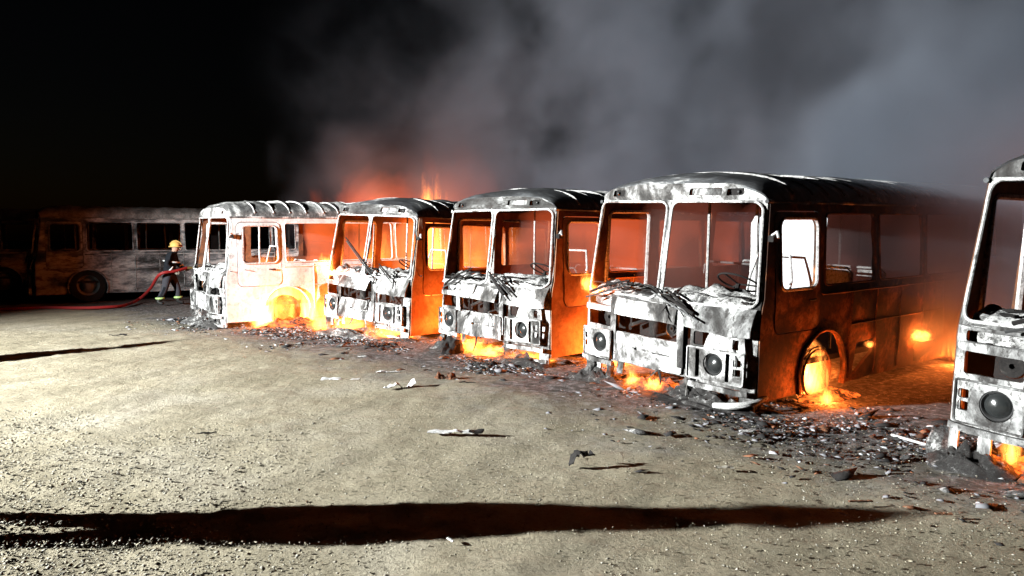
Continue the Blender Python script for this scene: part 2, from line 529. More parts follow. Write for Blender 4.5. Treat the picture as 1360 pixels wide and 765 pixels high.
    bump(nt, P, h, 0.8, 0.02)
    me.materials.append(m)
    o = link(bpy.data.objects.new('ground', me))
    tag(o, kind='structure')
    return o
ground = build_ground()

def stone_field(name, n, seed, sampler, size, mats_, label, cat, flat=0.6, z0=0.0):
    """many small loose stones / flakes as one countless mass"""
    rng = np.random.default_rng(seed)
    base = np.array([(1,0,0),(-1,0,0),(0,1,0),(0,-1,0),(0,0,1),(0,0,-1)], float)
    tri = np.array([(0,2,4),(2,1,4),(1,3,4),(3,0,4),(2,0,5),(1,2,5),(3,1,5),(0,3,5)])
    P_ = sampler(rng, n)
    n = len(P_)
    s = size[0] + (size[1] - size[0]) * rng.random(n) ** 3
    V = base[None] * (0.6 + 0.8 * rng.random((n, 6, 1)))
    V[:, :, 2] *= flat
    V[:, :, 0] *= (0.6 + rng.random((n, 1)) * 1.2)
    V *= s[:, None, None]
    a = rng.random(n) * 2 * PI; ca, sa = np.cos(a), np.sin(a)
    x = V[:, :, 0] * ca[:, None] - V[:, :, 1] * sa[:, None]; y = V[:, :, 0] * sa[:, None] + V[:, :, 1] * ca[:, None]
    tl = rng.normal(0, 0.25, n)
    z = V[:, :, 2] + x * tl[:, None]
    V = np.stack([x + P_[:, 0:1], y + P_[:, 1:2], z + (s * flat * 0.4)[:, None] + z0], -1).reshape(-1, 3)
    T = (tri[None] + (np.arange(n) * 6)[:, None, None]).reshape(-1, 3)
    me = bpy.data.meshes.new(name)
    me.vertices.add(len(V)); me.vertices.foreach_set('co', V.ravel())
    me.loops.add(T.size); me.loops.foreach_set('vertex_index', T.ravel())
    me.polygons.add(len(T)); me.polygons.foreach_set('loop_start', np.arange(0, T.size, 3)); me.polygons.foreach_set('loop_total', np.full(len(T), 3))
    mi = np.repeat(rng.integers(0, len(mats_), n), 8)
    for k in mats_: me.materials.append(MAT[k])
    me.polygons.foreach_set('material_index', mi.astype(np.int32))
    me.update(); me.validate()
    o = link(bpy.data.objects.new(name, me))
    tag(o, label, cat, kind='stuff')
    return o

plain('pebble_tan', (0.33, 0.30, 0.22), 0.9, 0.2, 0, 0, 0.3)
plain('pebble_grey', (0.27, 0.255, 0.21), 0.9, 0.2, 0, 0, 0.3)
plain('pebble_pale', (0.38, 0.36, 0.30), 0.9, 0.2, 0, 0, 0.2)
plain('flake_white', (0.52, 0.54, 0.56), 0.9, 0.2, 0, 0, 0.2)
plain('flake_grey', (0.22, 0.22, 0.235), 0.9, 0.2, 0, 0, 0.3)
plain('flake_black', (0.025, 0.024, 0.024), 0.9, 0.2, 0, 0, 0.3)
plain('flake_rust', (0.22, 0.10, 0.055), 0.9, 0.2, 0, 0, 0.3)

def samp_dirt(rng, n):
    d = 3.0 + 12 * rng.random(n) ** 1.6
    x = (rng.random(n) * 1.5 - 0.75) * d
    return np.stack([x, d], -1)
def samp_coarse(rng, n):
    d = 3.2 + 5.0 * rng.random(n) ** 1.3
    x = -0.72 * d + rng.random(n) ** 1.4 * (0.62 * d)
    k = (-x * 0.9 - (d - 4.2) * 0.25 - 1.3 + rng.normal(0, .35, n)) > 0
    return np.stack([x, d], -1)[k]
def samp_ash(rng, n):
    a = rng.random(n) * 19 - 16.5
    b = 7.2 - np.abs(rng.normal(0, 0.75, n)) + rng.random(n) * 0.9 * (rng.random(n) > .5)
    # clumpy
    k = (np.sin(a * 2.1 + b * 3.3) + np.sin(a * 5.7 - b * 2.9) * .7 + rng.normal(0, .8, n)) > -0.5
    x = 0.71 * a + 0.704 * b; y = -0.704 * a + 0.71 * b
    k &= (y > 2.5)
    return np.stack([x, y], -1)[k]
stone_field('gravel', 22000, 1, samp_dirt, (0.002, 0.010), ['pebble_tan', 'pebble_grey', 'pebble_tan', 'pebble_grey', 'pebble_tan', 'pebble_pale'], 'fine loose gravel scattered over the packed dirt yard', 'gravel')
stone_field('coarse_gravel', 15000, 2, samp_coarse, (0.003, 0.014), ['pebble_grey', 'pebble_tan', 'pebble_grey'], 'coarse pale gravel surfacing beside the packed dirt', 'gravel', 0.5)
stone_field('ash_litter', 26000, 3, samp_ash, (0.005, 0.038), ['flake_white', 'flake_grey', 'flake_black', 'flake_grey', 'flake_black', 'flake_black', 'flake_rust', 'flake_grey', 'flake_black', 'flake_black'], 'ash flakes and small charred litter along the fronts of the burnt buses', 'ash litter', 0.28)

stone_field('charred_debris', 1700, 6, samp_ash, (0.015, 0.10), ['flake_black', 'char', 'flake_grey', 'scrap_rust', 'flake_black', 'ash_crust'], 'charred chunks and bent scraps heaped along the fronts of the burnt buses', 'debris', 0.3)

# ------------------------------------------------------------------ buses
def narrow(z):       # tumblehome
    return 1.0 - 0.055 * max(0.0, z - 1.15)
def brow_top(u):
    return 2.13 + 0.20 * max(0.0, 1 - abs(u / 1.215) ** 4) ** 0.5
def roof_full(u):
    return 2.13 + 0.34 * max(0.0, 1 - abs(u / 1.215) ** 2.5) ** (1 / 2.1)
def plan(u):
    return 0.05 * (u / 1.2) ** 2 + 0.07 * max(0.0, (abs(u) - 1.04) / 0.18) ** 2
def rake(z):
    if z < 0.9: return 0.0
    if z < 1.15: return 0.05 * ((z - 0.9) / 0.25) ** 2
    if z < 2.17: return 0.05 + (z - 1.15) * 0.13
    return 0.155 + (z - 2.17) * 0.30

def front_map(seed, amp=0.012, off=0.0):
    off = off * 1.5
    def f(u, v, d):
        k = amp * fbm(u * 2.1 + seed * 7.3, v * 2.1, seed * 3.1, 4)
        return Vector((u * narrow(v), plan(u) + rake(v) + d + off + k, v + 0.3 * k))
    return f
def side_map(xs, seed, amp=0.026, off=0.0):
    s = 1 if xs > 0 else -1
    def f(u, v, d):
        k = amp * fbm(u * 1.7 + seed * 5.1, v * 2.0, seed * 2.7 + s, 5)
        e = max(0.0, 1 - (u - 0.13) / 0.23)
        return Vector(((xs + s * off - s * d) * narrow(v) + k * (1 - e), u + rake(v) * e, v))
    return f

ARCH_F, ARCH_R, ARCH_RAD = 1.30, 4.90, 0.47
def arch_pts(c, z0, r=ARCH_RAD, cz=0.30, n=14):
    # from right (larger u) to left over the top, starting and ending on the bottom edge z0
    out = []
    a0 = math.asin((z0 - cz) / r)
    for k in range(n + 1):
        a = a0 + (PI - 2 * a0) * k / n
        out.append((c + r * math.cos(a), cz + r * math.sin(a)))
    return out

SIDE_WINDOWS = [(1.30, 2.40), (2.50, 3.62), (3.72, 4.84), (4.94, 6.06), (6.16, 6.82)]

def make_bus(name, label, pos, yaw, roll, pitch, seed, mats, opts, zoff=0.0):
    rnd = random.Random(seed)
    root = empty(name, (pos[0], pos[1], zoff), (R(pitch), R(roll), R(-yaw)))
    tag(root, label, 'bus', 'buses parked in a row')
    FR, SD, RF, IN, PL = mats['front'], mats['side'], mats['roof'], mats['inner'], mats['pillar']
    intact = opts.get('intact', False)
    fm = front_map(seed, opts.get('dent', 0.014))
    fm2 = front_map(seed + 1, opts.get('dent', 0.014) * 1.6, -0.028)
    # ---- windscreen surround with two panes
    panes = [rrect(-1.182, -0.022, 1.06, 2.142, 0.10, 6), rrect(0.022, 1.182, 1.06, 2.142, 0.10, 6)]
    b = MB().plate([(-1.205, 1.03), (1.205, 1.03), (1.205, 2.16), (-1.205, 2.16)], panes, 0.09, fm, 0.022, seed)
    b.build('windscreen_surround', FR, root)
    for p in panes:
        fr = MB().tube([fm(u * 0.985 + (0.012 if u > 0 else -0.012), v * 0.985 + 0.024, -0.010) for u, v in p], 0.0135, 6, True).build('windscreen_frame', PL, root)
    # ---- brow above the windscreen
    top = [(u, brow_top(u)) for u in np.linspace(1.205, -1.205, 25)]
    holes = [rrect(0.27, 0.70, 2.20, 2.275, 0.015, 2), rrect(0.76, 0.96, 2.195, 2.265, 0.012, 2), rrect(-0.96, -0.76, 2.195, 2.265, 0.012, 2)]
    MB().plate([(-1.205, 2.15), (1.205, 2.15)] + top, holes, 0.07, fm, 0.03, seed + 2).build('roof_brow', mats.get('brow', FR), root)
    MB().plate(rrect(0.275, 0.695, 2.205, 2.27, 0.012, 2), [], 0.08, front_map(seed, 0.02, 0.022), 0.006, seed).build('route_sign', 'ash_grey', root)
    for s in (-1, 1):
        m = MB()
        c = fm(s * 0.86, 2.23, 0)
        m.box(c.x - 0.10, c.x + 0.10, c.y + 0.035, c.y + 0.075, c.z - 0.036, c.z + 0.036)
        lamp = m.build('marker_light', 'char', root)
        MB().lathe([(0.001, 0.03), (0.012, 0.026), (0.022, 0.0), (0.022, -0.02)], 10, Matrix.Translation(c + Vector((s*0.03, 0.03, 0.0))) @ Matrix.Rotation(R(90), 4, 'X')).build('bulb', 'bezel', lamp)
    # ---- roof
    us = np.concatenate([np.linspace(-1.215, -0.95, 7)[:-1], np.linspace(-0.95, 0.95, 19), np.linspace(0.95, 1.215, 7)[1:]])
    rows = []
    ys = np.concatenate([np.linspace(0, 0.75, 12)[:-1], np.arange(0.75, 6.96, 0.085)])
    sag = opts.get('sag', 0.05)
    for y in ys:
        row = []
        for u in us:
            yb = plan(u) + rake(brow_top(u)) + 0.006
            q = min(1.0, y / 0.75)
            s_ = math.sqrt(max(0, 1 - (1 - q) ** 2))
            z = brow_top(u) * (1 - s_) + roof_full(u) * s_
            yy = yb + (y if q >= 1 else y) * (6.98 - yb) / 6.96
            e = 1 - abs(u / 1.215) ** 3
            ph = (y - 0.75) / 0.62
            rib = (abs(((ph + 0.5) % 1.0) - 0.5) * 2)          # 0 at ribs, 1 between
            if q >= 1:
                z -= e * sag * (rib ** 1.5) * (0.35 + 0.65 * (0.5 + fbm(u * 1.5, y * 1.1, seed * 3.3, 3))) * (0.5 + 0.9 * abs(nz(seed, y, 0, 0.6)))
                if rib < 0.14: z += 0.014 * e
            z += e * 0.02 * fbm(u * 2.5, y * 2.5, seed, 4)
            row.append(Vector((u * narrow(2.13) / 1.0 * 1.01, yy, z)))
        rows.append(row)
    MB().grid(rows, Vector((0, 0, -0.018))).build('roof', RF, root, angle=30)
    for i in range(11):
        y = 0.78 + 0.62 * i
        if y > 6.9: break
        pts = [Vector((u * 0.94, y + 0.02, roof_full(u) - 0.055)) for u in np.linspace(-1.19, 1.19, 15)]
        MB().tube(pts, 0.018, 5).build('roof_rib', IN, root)
    nri = 0 if intact else 18
    for i in range(nri):
        y = 0.72 + 0.345 * i
        if y > 6.9: break
        sk = rnd.uniform(-.02, .02)
        pts = [Vector((u * narrow(2.13) * 1.01, y + 0.02 + sk * u, roof_full(u) + 0.004 - sag * 0.35 * (1 - abs(u / 1.2) ** 3) * (0.5 + fbm(u, y, seed, 2)))) for u in np.linspace(-1.19, 1.19, 21)]
        MB().tube(pts, rnd.uniform(0.012, 0.02), 5).build('roof_rib', mats.get('rib', 'pillar_white'), root)  # ash-white strips; light caught on the roof ridges is in their colour
    for s in (-1, 1):
        MB().tube([(s * 1.215 * narrow(2.12), 0.25, 2.135), (s * 1.225 * narrow(2.12), 2.5, 2.13), (s * 1.225 * narrow(2.12), 6.95, 2.135)], 0.022, 6).build('gutter', RF, root)
    # ---- lower front
    lo = [(-1.205, 0.05), (-1.12, 0.05), (-1.12, 0.27), (-0.97, 0.27), (-0.97, 0.08), (-0.88, 0.08), (-0.88, 0.26), (-0.60, 0.26), (-0.60, 0.14), (-0.50, 0.14), (-0.50, 0.27), (0.42, 0.27), (0.42, 0.16), (0.56, 0.16), (0.56, 0.25), (1.08, 0.25), (1.08, 0.03), (1.205, 0.03),
          (1.205, 1.025), (-1.205, 1.025)]
    fh = [rrect(-1.12, -0.70, 0.915, 1.0, 0.02, 2), rrect(-1.12, -0.70, 0.665, 0.84, 0.02, 2), rrect(-0.60, 0.31, 0.63, 0.84, 0.02, 2),
          rrect(0.50, 1.10, 0.64, 0.78, 0.02, 2), rrect(0.415, 0.465, 0.30, 0.93, 0.01, 2),
          circ(0.80, 0.475, 0.105, 16), circ(-0.84, 0.475, 0.105, 16), rrect(1.02, 1.10, 0.38, 0.58, 0.01, 2), rrect(-1.12, -1.04, 0.38, 0.58, 0.01, 2)]
    if intact:
        lo = [(-1.205, 0.10), (1.205, 0.10), (1.205, 1.025), (-1.205, 1.025)]
    MB().plate(lo, fh, 0.075, fm, 0.025, seed + 3).build('front_panel', FR, root)
    # bonnet ledge under the screen
    def cowl(u, v, d):
        k = 0.03 * fbm(u * 2.5 + seed, v * 3, seed * 1.7, 4)
        t = max(0.0, (v - 0.80) / 0.27)
        return Vector((u, plan(u) * 0.8 - 0.07 + 0.10 * t * t + d + k * 0.4, v + k * 0.4))
    MB().plate([(-1.16, 1.035), (-0.66, 1.02), (-0.62, 0.98), (0.36, 0.97), (0.42, 0.82), (0.7, 0.80), (0.95, 0.78), (1.19, 0.80), (1.19, 1.07), (-1.16, 1.07)], [], 0.06, cowl, 0.02, seed + 4).build('bonnet_ledge', mats.get('ledge', FR), root)
    # bar between the two left slots, left post
    bars = MB()
    for (x0, x1, z0, z1) in ((-1.17, -0.68, 0.845, 0.91),):
        bars.plate(rrect(x0, x1, z0, z1, 0.02, 2), [], 0.07, front_map(seed + 5, 0.02, -0.022), 0.018, seed)
    bars.build('grille_bar', FR, root)
    MB().plate(rrect(-0.69, -0.60, 0.30, 1.03, 0.02, 2), [], 0.07, front_map(seed + 6, 0.02, -0.022), 0.018, seed).build('grille_post', FR, root)
    # centre panels
    MB().plate(rrect(-0.69, 0.385, 0.285, 0.625, 0.035, 3), [rrect(-0.30, -0.07, 0.452, 0.482, 0.008, 2), rrect(-0.03, 0.22, 0.45, 0.466, 0.006, 2)], 0.06, fm2, 0.018, seed + 7).build('radiator_panel', FR, root)
    tilt = opts.get('bent', 0.0)
    up = front_map(seed + 8, 0.03, -0.03)
    MB().plate([(-0.59, 0.845), (0.30, 0.825), (0.31, 1.0), (0.1, 1.03), (-0.3, 1.02), (-0.57, 1.04)], [], 0.06, lambda u, v, d: up(u, v, d) + Vector((0, -(1.03 - v) * tilt, 0)), 0.018, seed + 8).build('grille_panel', FR, root)
    MB().plate(rrect(0.325, 0.405, 0.36, 0.985, 0.012, 2), [], 0.06, front_map(seed + 9, 0.014, -0.03), 0.02, seed + 9).build('latch_strip', FR, root)
    # bent sheet over the right slot
    bs_ = front_map(seed + 10, 0.035, -0.02)
    MB().plate([(0.66, 0.64), (0.98, 0.615), (1.14, 0.63), (1.12, 0.80), (0.74, 0.82), (0.70, 0.74)], [rrect(1.0, 1.07, 0.66, 0.76, 0.01, 2)], 0.05, bs_, 0.014, seed + 10).build('bent_sheet', FR, root)
    # headlight panels
    for s in (-1, 1):
        hx = 0.80 if s > 0 else -0.84
        x0, x1 = (0.48, 1.15) if s > 0 else (-1.15, -0.64)
        hh = [circ(hx, 0.475, 0.118, 24)]
        for zz in (0.525, 0.43):
            cx = 1.07 if s > 0 else -1.075
            hh.append(rrect(cx - 0.04, cx + 0.04, zz - 0.036, zz + 0.036, 0.01, 2))
        if s > 0:
            hh += [rrect(0.585, 0.635, 0.32, 0.61, 0.008, 2), rrect(0.945, 0.99, 0.32, 0.61, 0.008, 2)]
        pnl = MB().plate(rrect(x0, x1, 0.295, 0.635, 0.015, 2), hh, 0.07, front_map(seed + 11 + s, 0.008, -0.045), 0.022, seed + 11).build('headlight_panel', FR, root)
        cc = fm(hx, 0.475, 0)
        M = Matrix.Translation(cc + Vector((0, -0.035, 0))) @ Matrix.Rotation(R(90), 4, 'X') @ Matrix.Rotation(R(-4 * s), 4, 'Y')
        hl = MB().lathe([(0.085, -0.10), (0.108, -0.03), (0.116, 0.016), (0.106, 0.026), (0.096, 0.014), (0.09, -0.005)], 28, M).build('headlight', 'bezel', root)
        MB().lathe([(0.094, 0.002), (0.08, 0.018), (0.055, 0.032), (0.026, 0.041), (0.0005, 0.044)], 28, M).build('lens', 'lens_glass', hl)
        # frame of the panel
        MB().tube([front_map(seed, 0.004, -0.052)(u, v, 0) for u, v in rrect(x0 + .01, x1 - .01, 0.302, 0.628, 0.015, 2)], 0.009, 5, True).build('trim', FR, pnl)
    # bumper remains
    if not intact:
        MB().plate([(0.50, 0.20), (1.18, 0.20), (1.18, 0.255), (0.50, 0.255)], [], 0.08, front_map(seed + 20, 0.02, -0.05), 0.03, seed).build('bumper', FR, root)
        MB().plate([(0.52, 0.035), (1.19, 0.025), (1.19, 0.085), (0.52, 0.09)], [], 0.08, front_map(seed + 21, 0.025, -0.03), 0.03, seed).build('bumper', FR, root)
        if opts.get('left_bumper', True):
            MB().plate([(-1.19, 0.235), (-0.62, 0.225), (-0.62, 0.275), (-1.19, 0.285)], [], 0.08, front_map(seed + 22, 0.02, -0.05), 0.03, seed).build('bumper', FR, root)
    else:
        MB().plate(rrect(-1.2, 1.2, 0.12, 0.30, 0.03, 3), [], 0.1, front_map(seed + 20, 0.006, -0.09), 0.06, seed).build('bumper', FR, root)
    # spring hangers with lumps of melted metal and ash below
    for x, w_ in ((-1.04, 0.062), (-0.74, 0.038), (0.47, 0.07), (0.56, 0.03)):
        if intact: break
        vs_ = []
        m = MB()
        rws = []
        for i in range(9):
            t = i / 8; rr = w_ * (0.45 + 0.75 * math.sin(PI * (0.25 + 0.7 * (1 - t)))) 
            row = []
            for k in range(12):
                a = 2 * PI * k / 12
                q = rr * (1 + 0.9 * fbm(math.cos(a) * 2.2 + x * 9, math.sin(a) * 2.2 + seed, t * 7, 4))
                row.append(Vector((x + q * math.cos(a), 0.04 + q * math.sin(a), -0.02 + 0.32 * t)))
            row.append(row[0]); rws.append(row)
        m.grid(rws)
        m.build('spring_hanger', 'ash_soot', root)
    # engine bits seen through the slots
    MB().plate([(-1.18, 0.22), (1.18, 0.22), (1.18, 1.02), (-1.18, 1.02)], [], 0.2, lambda u, v, d: Vector((u, 0.27 + d + 0.02 * nz(u * 3, v * 3, seed), v)), 0.02, seed).build('slot_light_block', 'char', root)  # dark backing plate added to keep cabin firelight out of the slots
    if not intact:
        MB().box(-0.55, 0.30, 0.30, 0.8, 0.35, 0.95).build('engine_block', 'char', root)
        m = MB()
        m.tube([(-0.57, 0.14, 0.60), (-0.57, 0.14, 0.90)], 0.02, 6); m.tube([(-0.5, 0.12, 0.70), (-0.3, 0.17, 0.78), (-0.28, 0.2, 0.86)], 0.025, 7)
        m.tube([(0.1, 0.15, 0.64), (0.16, 0.13, 0.72), (0.26, 0.16, 0.82)], 0.018, 6); m.tube([(-0.1, 0.12, 0.63), (0.02, 0.15, 0.67), (0.05, 0.2, 0.85)], 0.014, 6)
        tag(m.build('pipework', 'engine_iron', root), kind='stuff')
        MB().lathe([(0.001, 0.13), (0.06, 0.13), (0.068, 0.12), (0.068, -0.10), (0.001, -0.10)], 18, Matrix.Translation((-0.16, 0.16, 0.70))).build('oil_filter', 'engine_iron', root)
        Mp = Matrix.Translation((0.13, 0.13, 0.745)) @ Matrix.Rotation(R(90), 4, 'X')
        MB().lathe([(0.015, 0.03), (0.03, 0.03), (0.035, 0.0), (0.06, 0.0), (0.075, 0.02), (0.085, 0.02), (0.085, -0.03), (0.01, -0.03)], 20, Mp).build('pulley', 'engine_iron', root)
        MB().lathe([(0.02, 0.03), (0.05, 0.02), (0.085, 0.025), (0.095, 0.01), (0.095, -0.03), (0.01, -0.03)], 18, Matrix.Translation((-0.80, 0.10, 0.77)) @ Matrix.Rotation(R(90), 4, 'X')).build('air_horn', 'engine_iron', root)
        m = MB()
        m.tube([(0.62, 0.12, 0.60), (0.70, 0.16, 0.72), (0.85, 0.12, 0.80)], 0.012, 6); m.tube([(0.55, 0.2, 0.78), (0.75, 0.14, 0.66)], 0.02, 6)
        tag(m.build('wiring', 'engine_iron', root), kind='stuff')
    # ---- dashboard crusted with ash
    def dash(side0, side1, zt, sd):
        rws = []
        for i in range(12):
            t = i / 11
            row = []
            for j in range(int((side1 - side0) / 0.045) + 1):
                u = side0 + j * 0.045
                k = fbm(u * 5 + sd * 3, t * 3.3, sd, 5)
                row.append(Vector((u, plan(u) + 0.09 + 0.52 * t, zt - 0.05 + 0.10 * math.sin(PI * min(1, t * 1.25) * 0.8) + 0.07 * k + 0.05 * max(0.0, min(1.0, (u + 0.1) * 3)))))
            rws.append(row)
        return MB().grid(rws, Vector((0, 0, -0.16)))
    dash(-1.14, 1.14, 1.10, seed + 0.37).build('dashboard', 'char' if intact else 'dash_ash', root, angle=60)
    if not intact:
        m = MB()
        for k in range(34):
            x = rnd.uniform(-1.1, 1.0); y = rnd.uniform(0.0, 0.4); a = rnd.uniform(-0.6, 0.6); l = rnd.uniform(0.08, 0.4)
            z = 1.09 + rnd.uniform(0, 0.09)
            pts = [(x + l * t * math.cos(a), y + l * t * math.sin(a), z + 0.03 * nz(x * 9 + t * 4, k, 0)) for t in (0, .35, .7, 1)]
            m.tube(pts, rnd.uniform(0.005, 0.014), 5)
        tag(m.build('wire_remains', 'char', root), kind='stuff')
    # wipers
    if opts.get('wipers', True):
        for (p, q) in opts.get('wiper_at', (((-0.78, -0.04, 1.10), (-0.18, 0.02, 1.30)), ((0.56, -0.07, 0.99), (-0.06, -0.02, 1.20)))):
            p = Vector(p); q = Vector(q)
            wp = MB().tube([p, p.lerp(q, .5) + Vector((0, -.02, .02)), q], [0.018, 0.015, 0.010], 6).build('wiper', 'char', root)
            d = Vector((0.03, -0.03, -0.045))
            MB().tube([p.lerp(q, -.10) + d, p.lerp(q, .4) + d, p.lerp(q, .95) + d * .8], 0.012, 5).build('wiper_blade', 'bezel', wp)
    # steering wheel and column
    M = Matrix.Translation((0.62, 0.60, 1.27)) @ Matrix.Rotation(R(-28 + opts.get('steer_tilt', 0)), 4, 'X')
    sw = MB().tube([M @ Vector((0.23 * math.cos(a), 0.23 * math.sin(a), 0)) for a in np.linspace(0, 2 * PI, 29)[:-1]], 0.011, 6, True)
    for a in (0.3, 2.4, 4.5): sw.tube([M @ Vector((0, 0, -.02)), M @ Vector((0.23 * math.cos(a), 0.23 * math.sin(a), 0))], 0.010, 5)
    sw.build('steering_wheel', 'char', root)
    MB().tube([M @ Vector((0, 0, -.02)), (0.62, 0.40, 0.75)], 0.025, 7).build('steering_column', 'char', root)
    # ---- side with the driver's door
    zb = 0.12
    arF, arR = arch_pts(ARCH_F, zb), arch_pts(ARCH_R, zb)
    y0, y1 = 0.13, 6.98
    door = (0.36, 1.215, 0.55, 2.045)
    wz0, wz1 = 1.25, 2.02
    xs = 1.222
    out = [(y0, zb), (ARCH_F - ARCH_RAD * 0.92, zb)] + list(reversed(arF))[1:-1] + [(arF[0][0], zb)]
    out += list(reversed(arR)) + [(y1, zb), (y1, 2.13), (y0, 2.13)]
    # bottom edge runs from front to rear: front sill, front arch, skirt, rear arch, tail
    wins = [rrect(a, b_, wz0, wz1, 0.055, 4) for a, b_ in SIDE_WINDOWS]
    if opts.get('merge'):
        i, j = opts['merge']
        wins = [rrect(a, b_, wz0, wz1, 0.055, 4) for a, b_ in SIDE_WINDOWS[:i]] + [rrect(SIDE_WINDOWS[i][0], SIDE_WINDOWS[j][1], wz0, wz1, 0.055, 4)] + [rrect(a, b_, wz0, wz1, 0.055, 4) for a, b_ in SIDE_WINDOWS[j+1:]]
    # door opening is cut above the arch
    dz = 0.79
    doorhole = rrect(door[0], door[1], dz, door[3], 0.10, 5)
    extra = opts.get('skirt_holes', [])
    MB().plate(out, wins + [doorhole] + extra, 0.09, side_map(xs, seed), 0.04, seed + 30).build('side_wall', SD, root)
    sm = side_map(xs, seed, 0.015, 0.006)
    dwin = rrect(0.45, 1.145, 1.24, 1.97, 0.10, 5)
    dm = mats.get('door', SD)
    dr = MB().plate(rrect(door[0] + .012, door[1] - .012, dz + .012, door[3] - .012, 0.095, 5), [dwin], 0.10, sm, 0.045, seed + 31).build('driver_door', dm, root)
    MB().tube([sm(u, v, -.004) for u, v in dwin], 0.017, 6, True).build('window_frame', mats.get('wframe', PL), dr)
    MB().tube([sm(1.08, 1.12, -.02), sm(1.0, 1.12, -.035), sm(0.95, 1.12, -.02)], 0.012, 6).build('handle', 'char', dr)
    for wn_ in wins:
        MB().tube([side_map(xs, seed)(u, v, -.004) for u, v in wn_], 0.013, 5, True).build('window_frame', SD, root)
    for (c, ar) in ((ARCH_F, arF), (ARCH_R, arR)):
        MB().tube([side_map(xs, seed)(u, v, -.015) for u, v in ar], 0.022, 6).build('wheel_arch', SD, root)
    # seams between the side panels, skirt rail
    for yy in (1.86, 2.45, 3.05, 3.67, 4.28, 5.6, 6.2):
        MB().tube([side_map(xs, seed)(yy + 0.01 * nz(yy, v * 4, seed), v, -.004) for v in np.linspace(0.16, 1.2, 9)], rnd.uniform(0.007, 0.013), 5).build('panel_seam', SD, root)
    MB().tube([side_map(xs, seed)(u, 0.78, -.004) for u in np.arange(1.85, 4.35, 0.15)], 0.010, 5).build('skirt_rail', SD, root)
    # rub strips along the side
    MB().tube([side_map(xs, seed)(u, 1.16, -.006) for u in np.arange(1.25, 6.9, 0.2)], 0.014, 5).build('waist_strip', SD, root)
    if not opts.get('no_mirror'):
        m = MB().tube([(1.19, 0.30, 1.80), (1.30, 0.22, 1.84), (1.33, 0.20, 1.78)], 0.014, 6)
        mr = m.build('mirror_arm', PL, root)
        MB().box(1.20, 1.26, 0.22, 0.30, 1.74, 1.80).build('mirror_bracket', 'char', mr)
    # ---- far side with passenger doors, rear, floor
    outr = [(y0, zb + .05), (y1, zb + .05), (y1, 2.13), (y0, 2.13)]
    wr = [rrect(0.38, 1.12, 0.45, 2.02, 0.07, 4)] + [rrect(a, b_, 1.25, 2.02, 0.05, 4) for a, b_ in ((1.30, 2.40), (2.50, 3.62), (3.72, 4.84))] + [rrect(5.05, 5.85, 0.45, 2.02, 0.07, 4), rrect(6.0, 6.8, 1.25, 2.02, 0.05, 4)]
    MB().plate(outr, wr, 0.2, side_map(-xs, seed), 0.04, seed + 32).build('side_wall', IN, root)
    MB().tube([side_map(-xs, seed)(u, v, .03) for u, v in wr[0]], 0.028, 6, True).build('door_frame', PL, root)
    MB().plate([(-1.19, 0.2), (1.19, 0.2), (1.19, 2.13)] + [(u, roof_full(u) - 0.03) for u in np.linspace(1.15, -1.15, 15)] + [(-1.19, 2.13)],
               [rrect(-0.95, -0.05, 1.35, 2.0, 0.1, 4), rrect(0.05, 0.95, 1.35, 2.0, 0.1, 4)], 0.2, lambda u, v, d: Vector((u * narrow(v), 6.98 - d - 0.02 * u * u, v)), 0.04, seed + 33).build('rear_wall', IN, root)
    MB().box(-1.17, 1.17, 0.75, 6.9, 0.40, 0.46).build('floor_pan', 'char', root)
    for s in (-1, 1):
        MB().box(s * 0.42 - 0.04, s * 0.42 + 0.04, 0.25, 6.8, 0.26, 0.39).build('chassis_rail', 'char', root)
    # ---- wheels
    for (yy, s) in ((ARCH_F, 1), (ARCH_F, -1), (ARCH_R, 1), (ARCH_R, -1)):
        steer = opts.get('steer', 0) if yy == ARCH_F else 0
        zc = 0.46 if intact else 0.275
        zc = zc - zoff if intact else zc
        Mw = Matrix.Translation((s * 1.06, yy, zc)) @ Matrix.Rotation(R(steer), 4, 'Z') @ Matrix.Rotation(R(90 * s), 4, 'Y')
        wh = MB().lathe([(0.23, -0.12), (0.265, -0.11), (0.27, -0.125), (0.275, -0.125), (0.275, -0.10), (0.24, -0.08), (0.225, 0.0), (0.24, 0.08), (0.275, 0.10), (0.275, 0.125), (0.27, 0.125), (0.262, 0.11), (0.23, 0.08), (0.215, 0.0)], 32, Mw, True)
        if not opts.get('open_rim') or s < 0:
            prof = [(0.218, -0.01), (0.16, 0.02), (0.13, 0.05), (0.08, 0.055), (0.075, 0.10), (0.001, 0.11)]
            wh.lathe(prof, 32, Mw)
        whl = wh.build('wheel', 'rim_grey' if intact else 'rim_steel', root)
        if intact:
            MB().lathe([(0.27, -0.13), (0.34, -0.145), (0.43, -0.135), (0.458, -0.10), (0.462, 0.0), (0.458, 0.10), (0.43, 0.135), (0.34, 0.145), (0.27, 0.13)], 36, Mw).build('tyre', 'tyre', whl)
        else:
            m = MB()
            for k in range(9):
                rr = 0.285 + 0.02 * rnd.random()
                pts = [Mw @ Vector((rr * math.cos(a) * (1 + .03 * nz(a, k, seed)), rr * math.sin(a) * (1 + .03 * nz(k, a, seed)), -0.10 + 0.025 * k + 0.02 * nz(a * 2, k, 3))) for a in np.linspace(0, 2 * PI, 25)[:-1]]
                m.tube(pts, 0.008, 4, True)
            m.build('tyre_wire', 'scrap_rust', whl)
    for yy in (ARCH_F, ARCH_R):
        za = 0.46 - zoff if intact else 0.275
        MB().tube([(-1.0, yy, za), (1.0, yy, za)], 0.055, 8).build('axle', 'char', root)
    # ---- interior: seat frames, poles
    seat_m = mats.get('seat', 'pillar_white')
